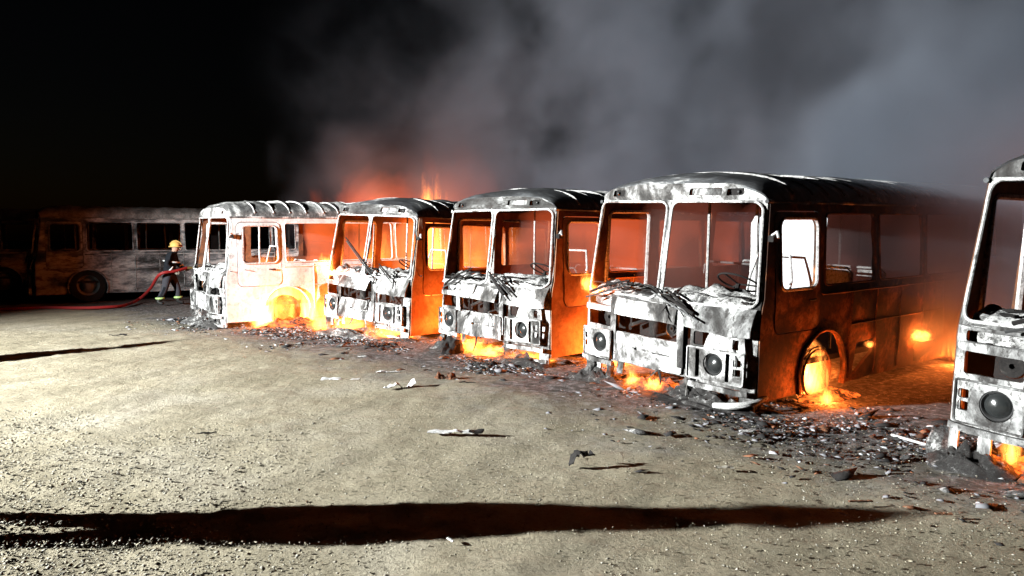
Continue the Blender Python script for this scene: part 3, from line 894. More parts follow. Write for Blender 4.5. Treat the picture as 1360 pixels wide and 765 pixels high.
    for r_ in range(opts.get('rows', 6)):
        for (x0, x1) in ((-1.05, -0.25), (0.25, 1.05)):
            yy = 1.75 + 0.78 * r_
            if x0 < 0 and (r_ == 5 or r_ == 4): continue
            lean = rnd.uniform(0.04, 0.12); zt = (1.37 if opts.get('seat_panels') else 1.22) + rnd.uniform(-.04, .04)
            st = MB().tube([(x0, yy + .3, 0.75), (x0, yy + .38, 0.85), (x0, yy + .38 + lean, zt - .06), (x0 + .06, yy + .39 + lean, zt), (x1 - .06, yy + .39 + lean, zt), (x1, yy + .38 + lean, zt - .06), (x1, yy + .38, 0.85), (x1, yy + .3, 0.75)], 0.016, 6)
            st.tube([(x0, yy + .3, 0.75), (x0, yy, 0.78), (x1, yy, 0.78), (x1, yy + .3, 0.75)], 0.016, 6)
            for x in (x0 + .08, x1 - .08):
                st.tube([(x, yy + .15, 0.76), (x, yy + .15, 0.45)], 0.016, 6)
            so = st.build('seat_frame', seat_m, root)
            if opts.get('seat_panels') and x0 > 0 and r_ < 3:
                MB().plate(rrect(x0 + .03, x1 - .03, 0.86, zt - .03, 0.05, 3), [], 0.12, lambda u, v, d: Vector((u, yy + .39 + lean * (v - .85) / .45 + d + .02 * nz(u * 3, v * 3, seed), v)), 0.01, seed).build('seat_back', 'pillar_white', so)
    # torn strips hanging from the front
    for k in range(opts.get('strips', 7)):
        if intact: break
        u0 = rnd.uniform(-1.05, 1.05); zt = rnd.choice((0.28, 0.30, 0.66, 0.98, 1.05)); ln_ = rnd.uniform(0.10, 0.28); wd = rnd.uniform(0.02, 0.05); sk = rnd.uniform(-.12, .12); cu = rnd.uniform(0.05, 0.14)
        def tmap(u, v, d, u0=u0, zt=zt, sk=sk, cu=cu, ln_=ln_):
            t = (zt - v) / ln_
            return Vector((u + sk * t, plan(u0) - 0.05 - cu * t * t - d, v + 0.03 * t * t))
        MB().plate([(u0, zt), (u0 + wd, zt), (u0 + wd * 0.5, zt - ln_), (u0 + wd * .2, zt - ln_ * .9)], [], 0.04, tmap, 0.006, seed + k).build('torn_strip', rnd.choice(('char', 'ash_soot', 'ash_grey')), root)
    for (x, y) in ((-0.30, 1.25), (0.28, 1.40), (-0.25, 2.9), (0.25, 3.3), (-0.3, 4.9)):
        MB().tube([(x, y, 0.46), (x + rnd.uniform(-.03, .03), y + rnd.uniform(-.03, .03), 1.4), (x, y, 2.36)], 0.018, 6).build('handrail', PL, root)
    # driver's seat frame + partition
    MB().tube([(0.35, 1.05, 0.8), (0.35, 1.2, 1.3), (0.42, 1.24, 1.55), (0.82, 1.24, 1.55), (0.88, 1.2, 1.3), (0.88, 1.05, 0.8)], 0.016, 6).build('driver_seat_frame', PL, root)
    if opts.get('partition'):
        MB().plate(rrect(0.30, 1.13, 0.70, 2.02, 0.06, 4), [], 0.12, lambda u, v, d: Vector((u, 1.42 + d + .03 * nz(u * 2, v * 2, seed), v)), 0.012, seed).build('partition', 'flake_white', root)
        MB().plate([(0.72, 0.50), (0.80, 0.5), (0.80, 2.05), (0.72, 1.9)], [], 0.1, lambda u, v, d: Vector((u - 0.45, 1.3 + d + .02 * nz(u, v * 3, seed), v)), 0.01, seed).build('torn_strip', 'pillar_white', root)
    if opts.get('inner_door'):
        MB().tube([(-0.22, 2.15, 0.5), (-0.22, 2.15, 1.92), (-0.16, 2.15, 2.0), (0.26, 2.15, 2.0), (0.33, 2.15, 1.92), (0.33, 2.15, 0.5)], 0.038, 6).build('inner_frame', 'pillar_white', root)
    for ch in list(root.children):
        if any(ch.name.split('.')[0] == d for d in opts.get('drop', ())):
            bpy.data.objects.remove(ch)
    return root

A = dict(front='ash_white', side='side_rust', roof='roof_skin', inner='inner_rust', pillar='pillar_white')
def mk(**k):
    d = dict(A); d.update(k); return d

BUS = {}
BUS[1] = make_bus('burnt_bus', 'burnt-out bus with whitened door and blazing front wheel, last of the burning row', (-6.25, 15.24), 55.0, 0.8, 0.7, 11,
                  mk(front='ash_grey', side='side_ash', door='side_ash', roof='roof_pale', brow='ash_white'), dict(merge=(0, 1), wipers=False, sag=0.09, bent=0.1, rows=1, dent=0.04, strips=12, drop=('grille_panel', 'latch_strip', 'bent_sheet')))
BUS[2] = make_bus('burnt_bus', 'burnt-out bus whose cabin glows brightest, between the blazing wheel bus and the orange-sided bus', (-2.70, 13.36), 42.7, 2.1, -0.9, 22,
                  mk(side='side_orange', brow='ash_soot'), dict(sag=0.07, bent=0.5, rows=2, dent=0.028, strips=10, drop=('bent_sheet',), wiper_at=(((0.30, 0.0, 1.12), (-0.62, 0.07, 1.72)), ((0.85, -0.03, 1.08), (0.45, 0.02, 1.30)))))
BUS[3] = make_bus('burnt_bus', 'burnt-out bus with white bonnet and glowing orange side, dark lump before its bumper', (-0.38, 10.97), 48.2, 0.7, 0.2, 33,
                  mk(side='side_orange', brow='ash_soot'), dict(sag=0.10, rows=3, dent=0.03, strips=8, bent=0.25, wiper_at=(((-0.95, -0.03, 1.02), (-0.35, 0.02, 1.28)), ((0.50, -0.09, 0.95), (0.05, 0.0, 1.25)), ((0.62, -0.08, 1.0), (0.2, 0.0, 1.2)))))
BUS[4] = make_bus('burnt_bus', 'burnt-out bus with dark rusty side, white partition behind its door window and burning wheel hub', (1.59, 8.30), 52.0, 2.0, 0.9, 44,
                  mk(ledge='ash_grey'), dict(sag=0.05, partition=True, inner_door=True, seat_panels=True, rows=2, open_rim=True, steer=0, bent=0.15, dent=0.02, wiper_at=(((-1.0, -0.06, 1.06), (-0.42, 0.0, 1.24)), ((0.56, -0.08, 0.97), (-0.10, -0.02, 1.20)), ((0.45, -0.06, 1.02), (0.12, 0.02, 1.18))),
                             skirt_holes=[[(1.95, 0.16), (2.02, 0.55), (2.5, 0.58), (2.36, 0.40)]]))
BUS[5] = make_bus('burnt_bus', 'burnt-out bus standing apart at the end of the row, ash-grey front with round headlight', (4.06, 4.80), 54.0, 2.3, 0.5, 55,
                  mk(front='ash_grey'), dict(sag=0.05, partition=False, dent=0.02, drop=('grille_panel', 'latch_strip', 'spring_hanger')))
DIM = mk(front='side_paint', side='side_paint', roof='roof_dim', inner='char', pillar='roof_dim', seat='char')
BUS[0] = make_bus('scorched_bus', 'dark scorched bus still on its tyres, standing behind the firefighter', (-13.0, 20.3), 58.0, 0, 0, 66, DIM, dict(intact=True, sag=0.02, no_mirror=True), 0.12)
BUS[6] = make_bus('scorched_bus', 'unlit bus on its tyres in deep shadow beyond the scorched bus', (-16.6, 22.3), 58.0, 0, 0, 77, DIM, dict(intact=True, sag=0.02, no_mirror=True), 0.12)

# fuel tank hanging below the rusty bus
def buspt(i, x, y, z):
    r = BUS[i]
    return Matrix.LocRotScale(r.location, r.rotation_euler, None) @ Vector((x, y, z))

MB().lathe([(0.001, -0.45), (0.17, -0.45), (0.185, -0.43), (0.185, 0.43), (0.17, 0.45), (0.001, 0.45)], 20,
           Matrix.Translation((1.06, 3.95, 0.32)) @ Matrix.Rotation(R(90), 4, 'X') @ Matrix.Rotation(R(8), 4, 'X')).build('fuel_tank', 'inner_rust', BUS[4])

# ------------------------------------------------------------------ fire
def unit_ball(name, r, mat, sub=2):
    bm = bmesh.new()
    bmesh.ops.create_icosphere(bm, subdivisions=sub, radius=r)
    me = bpy.data.meshes.new(name); bm.to_mesh(me); bm.free()
    me.polygons.foreach_set('use_smooth', [True] * len(me.polygons))
    me.materials.append(MAT[mat])
    return bpy.data.objects.new(name, me)

def flame(loc, rx, h, seed, mat, label, power=0.0, ry=None, lrad=0.12):
    ry = ry or rx
    root = empty('flame', loc)
    tag(root, label, 'flame', 'fires among the burnt buses')
    o = link(unit_ball('burning_gas', 1.35, mat), root)
    o.scale = (rx * 1.2, ry * 1.2, h * 0.8); o.location = (0, 0, h * 0.6)
    if mat in ('flame_hot', 'flame_mid', 'flame_lick'):
        g_ = max(rx, h * 0.5) * (2.4 if mat == 'flame_hot' else 1.8)
        o = link(unit_ball('flame_glare', 1.3, 'flame_glare'), root)  # shell that carries the painted glare round the flame
        o.scale = (g_, max(g_ * .8, ry * 1.8), g_); o.location = (0, 0, h * 0.42)
    if power:
        point_light('fire_tone_light', (0, 0, h * 0.5), power, lrad, FIRE, root)
    return root

def glow(i, y0, y1, col, emis, dens, label, seed, x0=-1.08, x1=1.08, z0=0.5, z1=2.28):
    """fire and firelit smoke filling a cabin, the glow put in as emission"""
    name = 'cabin_fire_%d_%d' % (i, seed)
    flame_vol(name, col, emis, dens)
    bm = bmesh.new()
    bmesh.ops.create_icosphere(bm, subdivisions=4, radius=1.0)
    for v in bm.verts:
        n = v.co
        p = Vector([math.copysign(abs(c) ** 0.45, c) for c in n])
        k = 1 + 0.10 * fbm(n.x * 2 + seed, n.y * 2, n.z * 2, 3)
        q = Vector((p.x, p.y * k, p.z))
        m_ = max(abs(q.x), abs(q.z))
        v.co = Vector(((x0 + x1) / 2 + max(-1, min(1, q.x)) * (x1 - x0) / 2, (y0 + y1) / 2 + q.y * (y1 - y0) / 2, (z0 + z1) / 2 + max(-1, min(1, q.z)) * (z1 - z0) / 2))
    me = bpy.data.meshes.new('cabin_fire'); bm.to_mesh(me); bm.free()
    me.materials.append(MAT[name])
    o = link(bpy.data.objects.new('cabin_fire', me))
    r = BUS[i]
    o.location = r.location; o.rotation_euler = r.rotation_euler
    tag(o, label, 'fire', 'fire inside the cabins')
    return o

glow(1, 2.2, 6.6, (1.0, 0.15, 0.025), 0.5, 0.75, 'orange fire filling the rear cabin of the blazing wheel bus', 1)
glow(2, 1.2, 6.6, (1.0, 0.19, 0.03), 0.55, 0.8, 'bright orange fire filling the cabin of the brightest glowing bus', 2)
glow(3, 1.0, 6.6, (1.0, 0.15, 0.045), 0.26, 0.8, 'orange fire filling the cabin behind the white bonnet', 3)
glow(4, 2.3, 6.6, (1.0, 0.25, 0.16), 0.06, 0.95, 'dull red emissive haze standing for firelit smoke in the rear cabin behind the white partition', 4)  # cabin smoke: its firelit tint is emission, here and in the next two
glow(4, 0.7, 2.25, (1.0, 0.25, 0.16), 0.07, 1.1, 'dull red emissive haze standing for firelit smoke by the passenger door of the dark rusty bus', 6, -1.12, -0.35)
glow(5, 1.0, 6.6, (1.0, 0.4, 0.32), 0.045, 0.6, 'faint red emissive haze standing for firelit smoke in the cabin of the bus standing apart', 5)

def inlight(i, x, y, z, p, r=0.3, c=FIRE):
    point_light('fire_tone_light', buspt(i, x, y, z), p, r, c)
inlight(1, -0.2, 3.4, 1.0, 110); inlight(2, -0.3, 2.2, 1.2, 110); inlight(2, 0.2, 4.6, 1.0, 40)
inlight(3, -0.2, 2.4, 1.0, 40); inlight(4, -0.2, 3.5, 1.0, 4); inlight(5, -0.3, 3.0, 1.0, 5)

F = []
def fl(i, x, y, z, rx, h, mat, power, label, ry=None, lrad=0.12):
    s = len(F) * 1.37 + 0.5
    F.append(flame(buspt(i, x, y, z), rx, h, s, mat, label, power, ry=ry, lrad=lrad))
# blazing wheel bus
fl(1, 0.86, 1.28, 0.0, 0.46, 0.95, 'flame_mid', 110, 'large flames swallowing the front wheel under the whitened door')
fl(1, 1.22, 0.86, 0.0, 0.17, 0.62, 'flame_hot', 25, 'flames curling up the front edge of the blazing wheel')
fl(1, 1.22, 1.74, 0.0, 0.16, 0.60, 'flame_hot', 25, 'flames curling up the rear edge of the blazing wheel')
fl(1, 1.45, 0.70, 0.0, 0.14, 0.30, 'flame_hot', 30, 'small yellow flame on the ground ahead of the blazing wheel')
fl(1, 1.35, 2.3, 0.0, 0.30, 0.40, 'flame_lick', 40, 'low flames along the skirt behind the blazing wheel')
fl(1, 0.4, 3.6, 0.5, 0.5, 1.1, 'flame_low', 0, 'flames on the cabin floor of the blazing wheel bus')
# second
fl(2, -1.06, -0.06, 1.04, 0.14, 0.24, 'flame_hot', 40, 'yellow flame licking the screen corner of the brightest glowing bus')
fl(2, -0.30, 1.9, 0.7, 0.30, 1.5, 'flame_mid', 60, 'tall yellow flames inside the brightest glowing bus')
fl(2, 0.75, 0.10, 0.0, 0.36, 0.22, 'flame_lick', 80, 'white-hot flames under the headlight of the brightest glowing bus', 0.2)
fl(2, -0.35, 0.05, 0.0, 0.34, 0.24, 'flame_mid', 40, 'flames under the radiator panel of the brightest glowing bus', 0.2)
fl(2, -1.25, 0.0, 0.0, 0.22, 0.2, 'flame_mid', 40, 'flames on the ground between the blazing wheel and the next bumper')
fl(2, 1.62, 0.85, 0.20, 0.08, 0.18, 'flame_hot', 210, 'small flame beside the embers at the orange side of the second bus')
# third
fl(3, -0.75, 0.10, 0.0, 0.10, 0.20, 'flame_hot', 25, 'small flame below the left headlight of the white bonnet bus')
fl(3, -0.40, 0.06, 0.0, 0.18, 0.16, 'flame_lick', 40, 'flames below the radiator panel of the white bonnet bus')
fl(3, 0.10, 0.02, 0.0, 0.24, 0.12, 'flame_lick', 40, 'low flames under the latch strip of the white bonnet bus')
fl(3, 0.80, 0.12, 0.0, 0.30, 0.14, 'flame_lick', 35, 'low flames seen through the bumper gap of the white bonnet bus', 0.15)
fl(3, 1.50, 1.2, 0.0, 0.16, 0.25, 'flame_low', 360, 'low fire against the front wheel of the white bonnet bus')
# fourth
fl(4, -1.04, -0.08, 1.12, 0.07, 0.12, 'flame_hot', 5, 'yellow flame at the screen corner of the dark rusty bus')
fl(4, -0.98, -0.02, 1.06, 0.10, 0.07, 'flame_hot', 8, 'small flame burning on the bonnet ledge of the dark rusty bus', 0.05)
fl(4, -0.45, 0.12, 0.02, 0.065, 0.12, 'flame_hot', 22, 'small flame under the radiator panel of the dark rusty bus, beside the hanger')
fl(4, -0.10, 0.10, 0.0, 0.10, 0.12, 'flame_hot', 28, 'wider flame under the radiator panel of the dark rusty bus')
fl(4, 0.05, 0.16, 0.68, 0.03, 0.06, 'flame_hot', 3, 'tiny flame beside the pulley in the engine opening')
fl(4, 1.06, 1.30, 0.06, 0.16, 0.40, 'flame_hot', 40, 'flames filling the burning wheel hub of the dark rusty bus')
fl(4, 1.42, 1.10, 0.0, 0.06, 0.15, 'flame_hot', 75, 'small flame on the ground below the burning wheel hub')
fl(4, 1.28, 2.22, 0.50, 0.045, 0.05, 'flame_hot', 6, 'small flame in the skirt hole of the dark rusty bus')
fl(4, 1.27, 3.50, 0.46, 0.13, 0.09, 'flame_hot', 45, 'flame on top of the hanging fuel tank')
fl(4, 1.38, 4.45, 0.12, 0.08, 0.14, 'flame_hot', 150, 'flame at the end of the hanging fuel tank')
fl(4, 0.3, 2.6, 0.0, 0.30, 0.22, 'flame_low', 110, 'low fire on the ground underneath the dark rusty bus')
# fifth
fl(5, -0.80, 0.20, 0.06, 0.06, 0.16, 'flame_hot', 18, 'flame behind the bumper of the bus standing apart')
fl(5, -0.45, 0.25, 0.0, 0.14, 0.12, 'flame_lick', 22, 'flames on the ground under the bus standing apart', 0.1)
fl(5, -1.15, 0.30, 0.88, 0.05, 0.14, 'flame_low', 4, 'small flame in the upper slot of the bus standing apart')
# behind the row: big fires at the rear of the buses that light the smoke
fl(1, 2.5, 4.8, 0.0, 0.9, 1.5, 'flame_low', 0, 'big fire burning at the rear between the first two buses')
fl(2, 1.9, 7.2, 0.0, 0.6, 0.9, 'flame_low', 0, 'big fire burning at the rear behind the orange-sided bus', lrad=0.6)

flame((-3.6, 20.2, 1.2), 1.6, 1.7, 3.0, 'firelit_haze', 'red-orange emissive glow standing for firelit smoke above the roof of the brightest glowing bus')
flame((-1.5, 19.2, 1.4), 1.2, 1.9, 4.0, 'firelit_haze_dull', 'dull red emissive glow standing for firelit smoke behind the white bonnet bus')
fl(4, 2.2, 7.0, 0.0, 0.5, 1.2, 'flame_low', 0, 'unseen fire added at the rear end of the dark rusty bus to light the smoke')  # unseen fire added to brighten the smoke beside this bus
point_light('fire_tone_light', buspt(4, 2.2, 4.6, 2.5), 35, 0.5)  # added lamp without a flame, brightens the smoke in the gap
point_light('fire_tone_light', buspt(4, 2.4, 5.6, 0.8), 60, 0.5)  # second added lamp, low in the same smoke
point_light('fire_tone_light', (-3.6, 20.0, 2.9), 300, 0.5)
point_light('fire_tone_light', (-1.7, 19.0, 2.7), 110, 0.5)

# ------------------------------------------------------------------ embers under the buses
def heap(name, loc, rx, ry, h, seed, mat, label, cat, group=None):
    rows = []
    n = 20
    for i in range(n):
        r = i / (n - 1)
        row = []
        for k in range(28):
            a = 2 * PI * k / 28
            rr = r * (1 + 0.22 * fbm(math.cos(a) * 1.5, math.sin(a) * 1.5, seed, 3))
            z = h * (1 - r ** 1.4) * (1 + 0.9 * fbm(math.cos(a) * r * 4 + seed, math.sin(a) * r * 4, seed, 4)) - 0.03 * (r > .97)
            row.append(Vector((rr * rx * math.cos(a), rr * ry * math.sin(a), z)))
        row.append(row[0]); rows.append(row)
    o = MB().grid(rows).build(name, mat, None, angle=60)
    o.location = loc
    tag(o, label, cat, group)
    return o
def bheap(i, x, y, rx, ry, h, seed, mat, label, cat, group=None):
    p = buspt(i, x, y, 0); p.z = 0.0
    o = heap('ember_heap' if mat == 'ember' else 'ash_heap', p, rx, ry, h, seed, mat, label, cat, group)
    o.rotation_euler = (0, 0, BUS[i].rotation_euler.z)
    return o
bheap(4, -0.2, 0.25, 0.65, 0.28, 0.10, 1, 'ember', 'glowing ember heap under the radiator panel of the dark rusty bus', 'embers', 'glowing ember heaps')
bheap(3, 0.1, 0.20, 0.9, 0.3, 0.09, 2, 'ember', 'glowing ember heap under the white bonnet bus', 'embers', 'glowing ember heaps')
bheap(2, 1.50, 1.0, 0.30, 0.42, 0.22, 3, 'ember', 'glowing ember heap at the wheel between two glowing orange sides', 'embers', 'glowing ember heaps')
bheap(2, 0.1, 0.15, 1.1, 0.3, 0.10, 4, 'ember', 'glowing ember heap under the front of the brightest glowing bus', 'embers', 'glowing ember heaps')
bheap(1, 1.35, 1.3, 0.45, 0.75, 0.12, 5, 'ember', 'glowing ember heap round the blazing wheel', 'embers', 'glowing ember heaps')
bheap(5, -0.5, 0.3, 0.6, 0.25, 0.10, 6, 'ember', 'glowing ember heap under the bus standing apart', 'embers', 'glowing ember heaps')
bheap(4, 1.25, 1.45, 0.25, 0.5, 0.07, 7, 'ember', 'glowing ember heap under the burning wheel hub', 'embers', 'glowing ember heaps')
bheap(1, -0.2, -0.05, 0.8, 0.3, 0.12, 8, 'ash_crust', 'pale ash heap before the front of the blazing wheel bus', 'ash heap')
bheap(2, -0.2, -0.2, 0.9, 0.25, 0.10, 9, 'ash_crust', 'pale ash heap before the bumper of the brightest glowing bus', 'ash heap')
bheap(2, 0.3, 0.10, 1.2, 0.30, 0.10, 21, 'debris_ash', 'ash and burnt parts piled under the brightest glowing bus', 'ash heap')
bheap(3, -0.9, 0.02, 0.5, 0.26, 0.14, 22, 'debris_ash', 'ash and burnt parts piled under the left headlight of the white bonnet bus', 'ash heap')
bheap(3, 0.75, -0.02, 0.6, 0.24, 0.10, 23, 'debris_ash', 'ash and burnt parts piled under the right headlight of the white bonnet bus', 'ash heap')
bheap(4, -0.95, 0.02, 0.45, 0.25, 0.13, 24, 'debris_ash', 'ash and burnt parts piled under the left headlight of the dark rusty bus', 'ash heap')
bheap(4, 0.60, 0.02, 0.65, 0.26, 0.15, 25, 'debris_ash', 'ash and burnt parts piled under the right headlight of the dark rusty bus', 'ash heap')
bheap(5, -1.0, 0.05, 0.35, 0.25, 0.13, 26, 'debris_ash', 'ash and burnt parts piled under the headlight of the bus standing apart', 'ash heap')
bheap(1, 0.6, 0.10, 0.7, 0.30, 0.14, 27, 'debris_ash', 'ash and burnt parts piled under the front of the blazing wheel bus', 'ash heap')
bheap(4, 0.5, -0.05, 0.8, 0.22, 0.07, 11, 'char', 'low black char heap before the headlight of the dark rusty bus', 'ash heap')

# ------------------------------------------------------------------ single pieces of debris
def gp(u, v):     # photo pixel -> ground point (the thing lies on the ground there)
    p_ = 0.068; c, s = math.cos(p_), math.sin(p_)
    dx = (u - 680) / 1000; dz = -(v - 382.5) / 1000
    d = Vector((dx, c + dz * s, -s + dz * c))
    t = -1.75 / d.z
    return Vector((0, 0, 1.75)) + d * t

def sheet(name, u, v, L_, W_, rot, seed, mat, label, cat='scrap', curl=0.04, lift=0.02, jag=0.25):
    p = gp(u, v)
    n = 14
    outline = []
    rnd = random.Random(seed)
    for k in range(n):
        outline.append((-L_/2 + L_ * k / (n-1), -W_/2 * (1 - jag * rnd.random())))
    for k in range(n):
        outline.append((L_/2 - L_ * k / (n-1), W_/2 * (1 - jag * rnd.random())))
    f = lambda a, b, d: Vector((a, b, lift + curl * (0.6 + fbm(a * 3 / max(L_, .1), b * 6, seed, 3)) - d))
    o = MB().plate(outline, [], min(0.05, W_ / 3), f, 0.008, seed).build(name, mat, None)
    o.location = p; o.rotation_euler = (0, 0, rot)
    tag(o, label, cat)
    return o
def lump(name, u, v, sx, sy, sz, seed, mat, label, cat='scrap', rot=0.0):
    bm = bmesh.new(); bmesh.ops.create_icosphere(bm, subdivisions=3, radius=1)
    for q in bm.verts:
        n = q.co.copy()
        k = 1 + 0.55 * fbm(n.x * 1.3 + seed, n.y * 1.3, n.z * 1.3, 3)
        q.co = Vector((n.x * sx * k, n.y * sy * k, max(-0.1 * sz, n.z * sz * k + 0.35 * sz)))
    me = bpy.data.meshes.new(name); bm.to_mesh(me); bm.free()
    me.materials.append(MAT[mat])
    o = link(bpy.data.objects.new(name, me))
    o.location = gp(u, v); o.rotation_euler = (0, 0, rot)
    tag(o, label, cat)
    return o
lump('ash_mound', 1254, 604, 0.10, 0.10, 0.17, 6.6, 'ash_crust', 'knobbly pale ash mound against the corner of the bus standing apart', 'ash heap')
s1 = sheet('metal_strip', 598, 578, 0.40, 0.085, -0.06, 3, 'scrap_pale', 'white burnt metal strip with a charred end lying alone on bare dirt', curl=0.03)
ch = MB().plate([(0.17, -0.04), (0.28, -0.03), (0.30, 0.02), (0.22, 0.045), (0.17, 0.03)], [], 0.03, lambda a, b, d: Vector((a, b, 0.045 + 0.02 * nz(a * 20, b * 20, 0) - d)), 0.014, 1).build('charred_end', 'char', s1)
sheet('charred_scrap', 772, 618, 0.20, 0.10, 0.5, 5, 'char', 'crumpled black charred scrap alone on the dirt before the long shadow', curl=0.10, jag=0.7)
lump('charred_lump', 600, 470, 0.17, 0.12, 0.17, 4.4, 'char', 'dark angular charred lump before the white bonnet bus', rot=0.6)
sheet('ash_sheet', 452, 507, 0.46, 0.11, 0.0, 7, 'scrap_pale', 'pale torn sheet with ragged edge on soot before the brightest glowing bus', curl=0.03, jag=0.6)
sheet('ash_sheet', 513, 497, 0.34, 0.10, 0.1, 8, 'scrap_pale', 'small pale sheet lying between two larger torn sheets', curl=0.03, jag=0.6)
sheet('ash_sheet', 531, 519, 0.36, 0.11, 0.4, 9, 'scrap_pale', 'pale folded sheet with a dark underside at the edge of the soot', curl=0.07, jag=0.5)
lump('rusty_lump', 583, 506, 0.06, 0.05, 0.07, 1.2, 'scrap_rust', 'smaller rusty lump of a pair on the soot')
lump('rusty_lump', 598, 506, 0.07, 0.06, 0.08, 2.2, 'scrap_rust', 'larger rusty lump of a pair on the soot')
sheet('charred_stick', 620, 511, 0.28, 0.04, 0.05, 10, 'char', 'charred flat stick beside the pair of rusty lumps', curl=0.02)
sheet('rusty_bar', 648, 477, 0.62, 0.05, 0.05, 12, 'scrap_rust', 'rusty bar lying under the front of the white bonnet bus', curl=0.03)
p = [gp(948, 545), gp(965, 549), gp(985, 551), gp(1003, 550), gp(1018, 545)]
b_ = MB().tube([q + Vector((0, 0, 0.05 + 0.02 * i)) for i, q in enumerate(p)], [0.03, 0.035, 0.035, 0.03, 0.02], 8).build('bumper_strip', 'scrap_pale', None)
tag(b_, 'pale curved bumper strip fallen before the dark rusty bus', 'scrap')
p = [gp(1184, 582), gp(1215, 591), gp(1243, 599)]
b_ = MB().tube([q + Vector((0, 0, 0.03)) for q in p], 0.012, 6).build('metal_rod', 'scrap_pale', None)
tag(b_, 'thin pale rod on the ground beside the knobbly ash mound', 'scrap')
sheet('rusty_shard', 1143, 670, 0.16, 0.022, 0.08, 14, 'flake_rust', 'long reddish shard lying in the tip of the long shadow', curl=0.012)
sheet('rusty_shard', 1253, 687, 0.10, 0.025, -0.1, 15, 'flake_rust', 'short reddish shard lying past the tip of the long shadow', curl=0.012)
sheet('white_splinter', 598, 721, 0.055, 0.012, -0.8, 16, 'scrap_pale', 'thin white splinter at the edge of the long shadow', curl=0.006)
sheet('pale_shard', 962, 624, 0.14, 0.05, -0.1, 17, 'pebble_pale', 'flat pale shard on the dirt in front of the dark rusty bus', curl=0.012)
sheet('dark_twig', 275, 578, 0.16, 0.02, 0.3, 18, 'char', 'short dark twig on the bright gravel', curl=0.01)
sheet('dark_scrap', 157, 447, 0.28, 0.08, 0.3, 19, 'char', 'small dark scrap alone on dirt near the hose', curl=0.03)
sheet('ash_sheet', 1008, 577, 0.34, 0.10, 0.1, 21, 'ash_crust', 'grey ash sheet on the soot before the fallen bumper strip', curl=0.03, jag=0.6)
for k, (u, v, l_) in enumerate([(700, 500, .3), (742, 512, .26), (815, 527, .3), (868, 540, .26)]):
    pass

# ------------------------------------------------------------------ firefighter, hose
def skin_body(name, joints, edges, mats_, zones, parent):
    """one continuous body grown with the Skin modifier; zones: list of (test, slot)"""
    names = list(joints)
    me = bpy.data.meshes.new(name)
    me.from_pydata([joints[k][0] for k in names], [(names.index(a), names.index(b)) for a, b in edges], [])
    o = link(bpy.data.objects.new(name, me))
    m = o.modifiers.new('skin', 'SKIN')
    if not me.skin_vertices: 
        bpy.context.view_layer.update()
    sv = me.skin_vertices[0].data
    for i, k in enumerate(names):
        r_ = joints[k][1]
        sv[i].radius = (r_, r_) if not isinstance(r_, tuple) else r_
        sv[i].use_root = (k == 'pelvis')
    s = o.modifiers.new('sub', 'SUBSURF'); s.levels = 2; s.render_levels = 2
    bpy.context.view_layer.update()
    dg = bpy.context.evaluated_depsgraph_get()
    ev = bpy.data.meshes.new_from_object(o.evaluated_get(dg))
    bpy.data.objects.remove(o)
    ev.name = name
    ev.materials.clear()
    for k in mats_: ev.materials.append(MAT[k])
    for pl in ev.polygons:
        pl.use_smooth = True
        for test, slot in zones:
            if test(pl.center):
                pl.material_index = slot; break
    return link(bpy.data.objects.new(name, ev), parent)

def glove(parent, at, direction, curl_to):
    at = Vector(at); d = Vector(direction).normalized(); c = Vector(curl_to).normalized()
    side = d.cross(c).normalized()
    m = MB()
    m.tube([at - d * .02, at + d * .03, at + d * .085], [0.03, 0.042, 0.036], 8)
    for k, l_ in enumerate((0.06, 0.072, 0.068, 0.055)):
        b0 = at + d * 0.085 + side * (0.024 * (k - 1.5))
        m.tube([b0, b0 + d * l_ * .5 + c * .01, b0 + d * l_ * .7 + c * .045, b0 + d * l_ * .3 + c * .075], [0.012, 0.012, 0.011, 0.009], 6)
    t0 = at + d * 0.03 - side * 0.04
    m.tube([t0, t0 - side * .025 + d * .03, t0 - side * .02 + d * .055 + c * .03], [0.014, 0.013, 0.010], 6)
    return m.build('glove', 'glove', parent)

def helmet(parent, head, facing, scale=1.0):
    h = Vector(head)
    rows = []
    for i in range(9):
        t = i / 8; a = t * PI / 2
        row = []
        for k in range(24):
            th = 2 * PI * k / 24
            rr = math.cos(a) * (1 + 0.05 * (t < .05))
            fx, fy = math.cos(th), math.sin(th)
            row.append(h + Vector((fx * 0.145 * rr * scale, fy * 0.125 * rr * scale, 0.155 * math.sin(a) * scale + 0.02)))
        row.append(row[0]); rows.append(row)
    he = MB().grid(rows).build('helmet', 'helmet_yellow', parent)
    crest = MB().tube([h + Vector((0.15 * math.cos(a), 0, 0.165 * math.sin(a) + 0.02)) for a in np.linspace(0.3, 2.7, 10)], 0.014, 6).build('crest', 'helmet_yellow', he)
    MB().tube([h + Vector((0.165 * scale * math.cos(a), 0.135 * scale * math.sin(a), 0.03)) for a in np.linspace(0, 2 * PI, 25)[:-1]], 0.014 * scale, 6, True).build('brim', 'helmet_yellow', he)
    MB().tube([h + Vector((0.15 * math.cos(a), 0.14 * math.sin(a), 0.055)) for a in np.linspace(-0.9, 0.9, 9)], 0.028, 6).build('visor', 'visor', he)
    return he

def band(parent, pts, r_, mat='reflective', name='reflective_band'):
    return MB().tube(pts, r_, 6, True).build(name, mat, parent)
def ring(c, rx, ry, tilt=0.0, n=18):
    c = Vector(c)
    return [c + Vector((rx * math.cos(a), ry * math.sin(a), tilt * math.cos(a))) for a in np.linspace(0, 2 * PI, n + 1)[:-1]]

